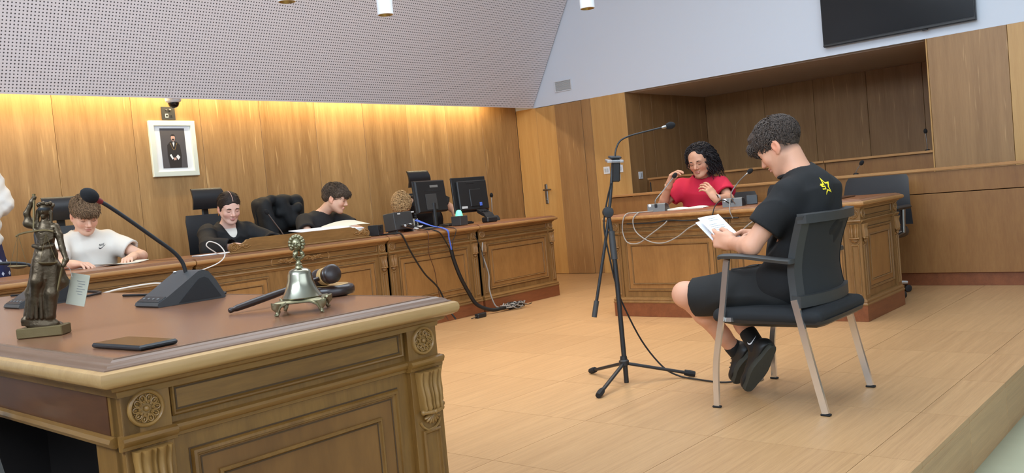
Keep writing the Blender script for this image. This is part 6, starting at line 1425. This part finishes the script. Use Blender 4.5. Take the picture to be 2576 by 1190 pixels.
# ---------------------------------------------------------------- person standing at the left edge of the picture
cloth('knit_white', (238, 232, 222))
m_, nt, b_ = _new('skirt_blue'); tc = N(nt, 'ShaderNodeTexCoord'); mp = N(nt, 'ShaderNodeMapping'); mp.inputs['Scale'].default_value = (16, 16, 12); nt.links.new(tc.outputs['Object'], mp.inputs[0])
fr_ = N(nt, 'ShaderNodeVectorMath', operation='FRACTION'); nt.links.new(mp.outputs[0], fr_.inputs[0]); sb_ = N(nt, 'ShaderNodeVectorMath', operation='SUBTRACT'); sb_.inputs[1].default_value = (.5, .5, .5); nt.links.new(fr_.outputs[0], sb_.inputs[0]); ab_ = N(nt, 'ShaderNodeVectorMath', operation='ABSOLUTE'); nt.links.new(sb_.outputs[0], ab_.inputs[0]); sx_ = N(nt, 'ShaderNodeSeparateXYZ'); nt.links.new(ab_.outputs[0], sx_.inputs[0]); ad_ = N(nt, 'ShaderNodeMath', operation='ADD'); nt.links.new(sx_.outputs[0], ad_.inputs[0]); nt.links.new(sx_.outputs[2], ad_.inputs[1])
rg_ = N(nt, 'ShaderNodeMapRange'); rg_.inputs['From Min'].default_value = .17; rg_.inputs['From Max'].default_value = .2; nt.links.new(ad_.outputs[0], rg_.inputs[0]); mx_ = N(nt, 'ShaderNodeMix', data_type='RGBA'); mx_.inputs[6].default_value = lin((206, 210, 226)); mx_.inputs[7].default_value = lin((30, 34, 76)); nt.links.new(rg_.outputs[0], mx_.inputs[0]); nt.links.new(mx_.outputs[2], b_.inputs['Base Color']); b_.inputs['Roughness'].default_value = .85
G = person('person standing at the left edge in white top and blue patterned skirt', (2.13, 6.66, 0)); H = Head((2.12, 6.62, 1.73), 265, 5, 0, 1.0)
S = Sdf(); sp = [(2.13, 6.66, .95), (2.13, 6.66, 1.12), (2.13, 6.66, 1.30), (2.13, 6.66, 1.45)]; et(S, sp, [.13, .12, .14, .12], [.10, .09, .10, .08], (1, 0, 0), (0, 1, 0)); H.build(S, (2.13, 6.66, 1.52), .046)
arm(S, A3(2.28, 6.66, 1.46), A3(2.25, 6.54, 1.20), A3(2.14, 6.46, 1.10)); arm(S, A3(1.95, 6.66, 1.46), A3(1.92, 6.60, 1.18), A3(2.06, 6.50, 1.10)); b1, _ = hand(S, (2.14, 6.46, 1.10), (-1, -.2, 0), (0, .3, -1), 1); b2, _ = hand(S, (2.06, 6.49, 1.12), (1, -.2, 0), (0, .3, -1), -1)
for s in (-1, 1): S.chain([(2.13+s*.07, 6.66, .6), (2.13+s*.08, 6.65, .48), (2.13+s*.09, 6.67, .1)], [.065, .055, .038], .02)
skin_obj(S, H, (228, 182, 156), G, [b1, b2], .012, hh=.005); H.details(G)
q = Sdf(); et(q, [(2.13, 6.66, 1.02), (2.13, 6.66, 1.15), (2.13, 6.66, 1.32), (2.13, 6.66, 1.46), (2.13, 6.66, 1.50)], [.215, .20, .19, .165, .09], [.14, .13, .13, .10, .08], (1, 0, 0), (0, 1, 0))
for s in (-1, 1): q.rc((2.13+s*.17, 6.66, 1.48), (2.13+s*.205, 6.60, 1.27), .072, .088, .03)
for s in (-1, 1): q.chain([(2.13+s*.17, 6.63, 1.45), (2.13+s*.12, 6.54, 1.20), (2.13+s*.03, 6.475, 1.12)], [.07, .062, .052], .03)
q.disp(lambda X, Y, Z: .003*np.sin(70*Z+3*np.sin(20*X))+.003*np.sin(60*X+40*Z+2*np.sin(30*Z))); q.ell((2.13, 6.65, 1.54), (.075, .075, .05), None, .01, 's'); q.plane((0, 0, .985), (0, 0, -1)); add(sd_obj('knitted_top', q, .009, 'knit_white'), G)
q = Sdf(); et(q, [(2.13, 6.66, 1.0), (2.13, 6.66, .8), (2.13, 6.66, .45)], [.195, .225, .25], [.14, .16, .18], (1, 0, 0), (0, 1, 0)); q.disp(lambda X, Y, Z: .006*np.sin(45*X)*np.sin(40*Y)); q.plane((0, 0, .44), (0, 0, -1)); add(sd_obj('skirt', q, .012, 'skirt_blue'), G)
tousled(H, G, 'hair_dark', 71)
for s in (-1, 1): q = Sdf(); q.rc((2.13+s*.09, 6.68, .045), (2.13+s*.09, 6.54, .04), .042, .034); q.rc((2.13+s*.09, 6.68, .05), (2.13+s*.09, 6.67, .10), .04, .042, .02); add(sd_obj('shoe', q, .012, 'shoe_plain'), G)
kids(G)
G.location.x -= .085
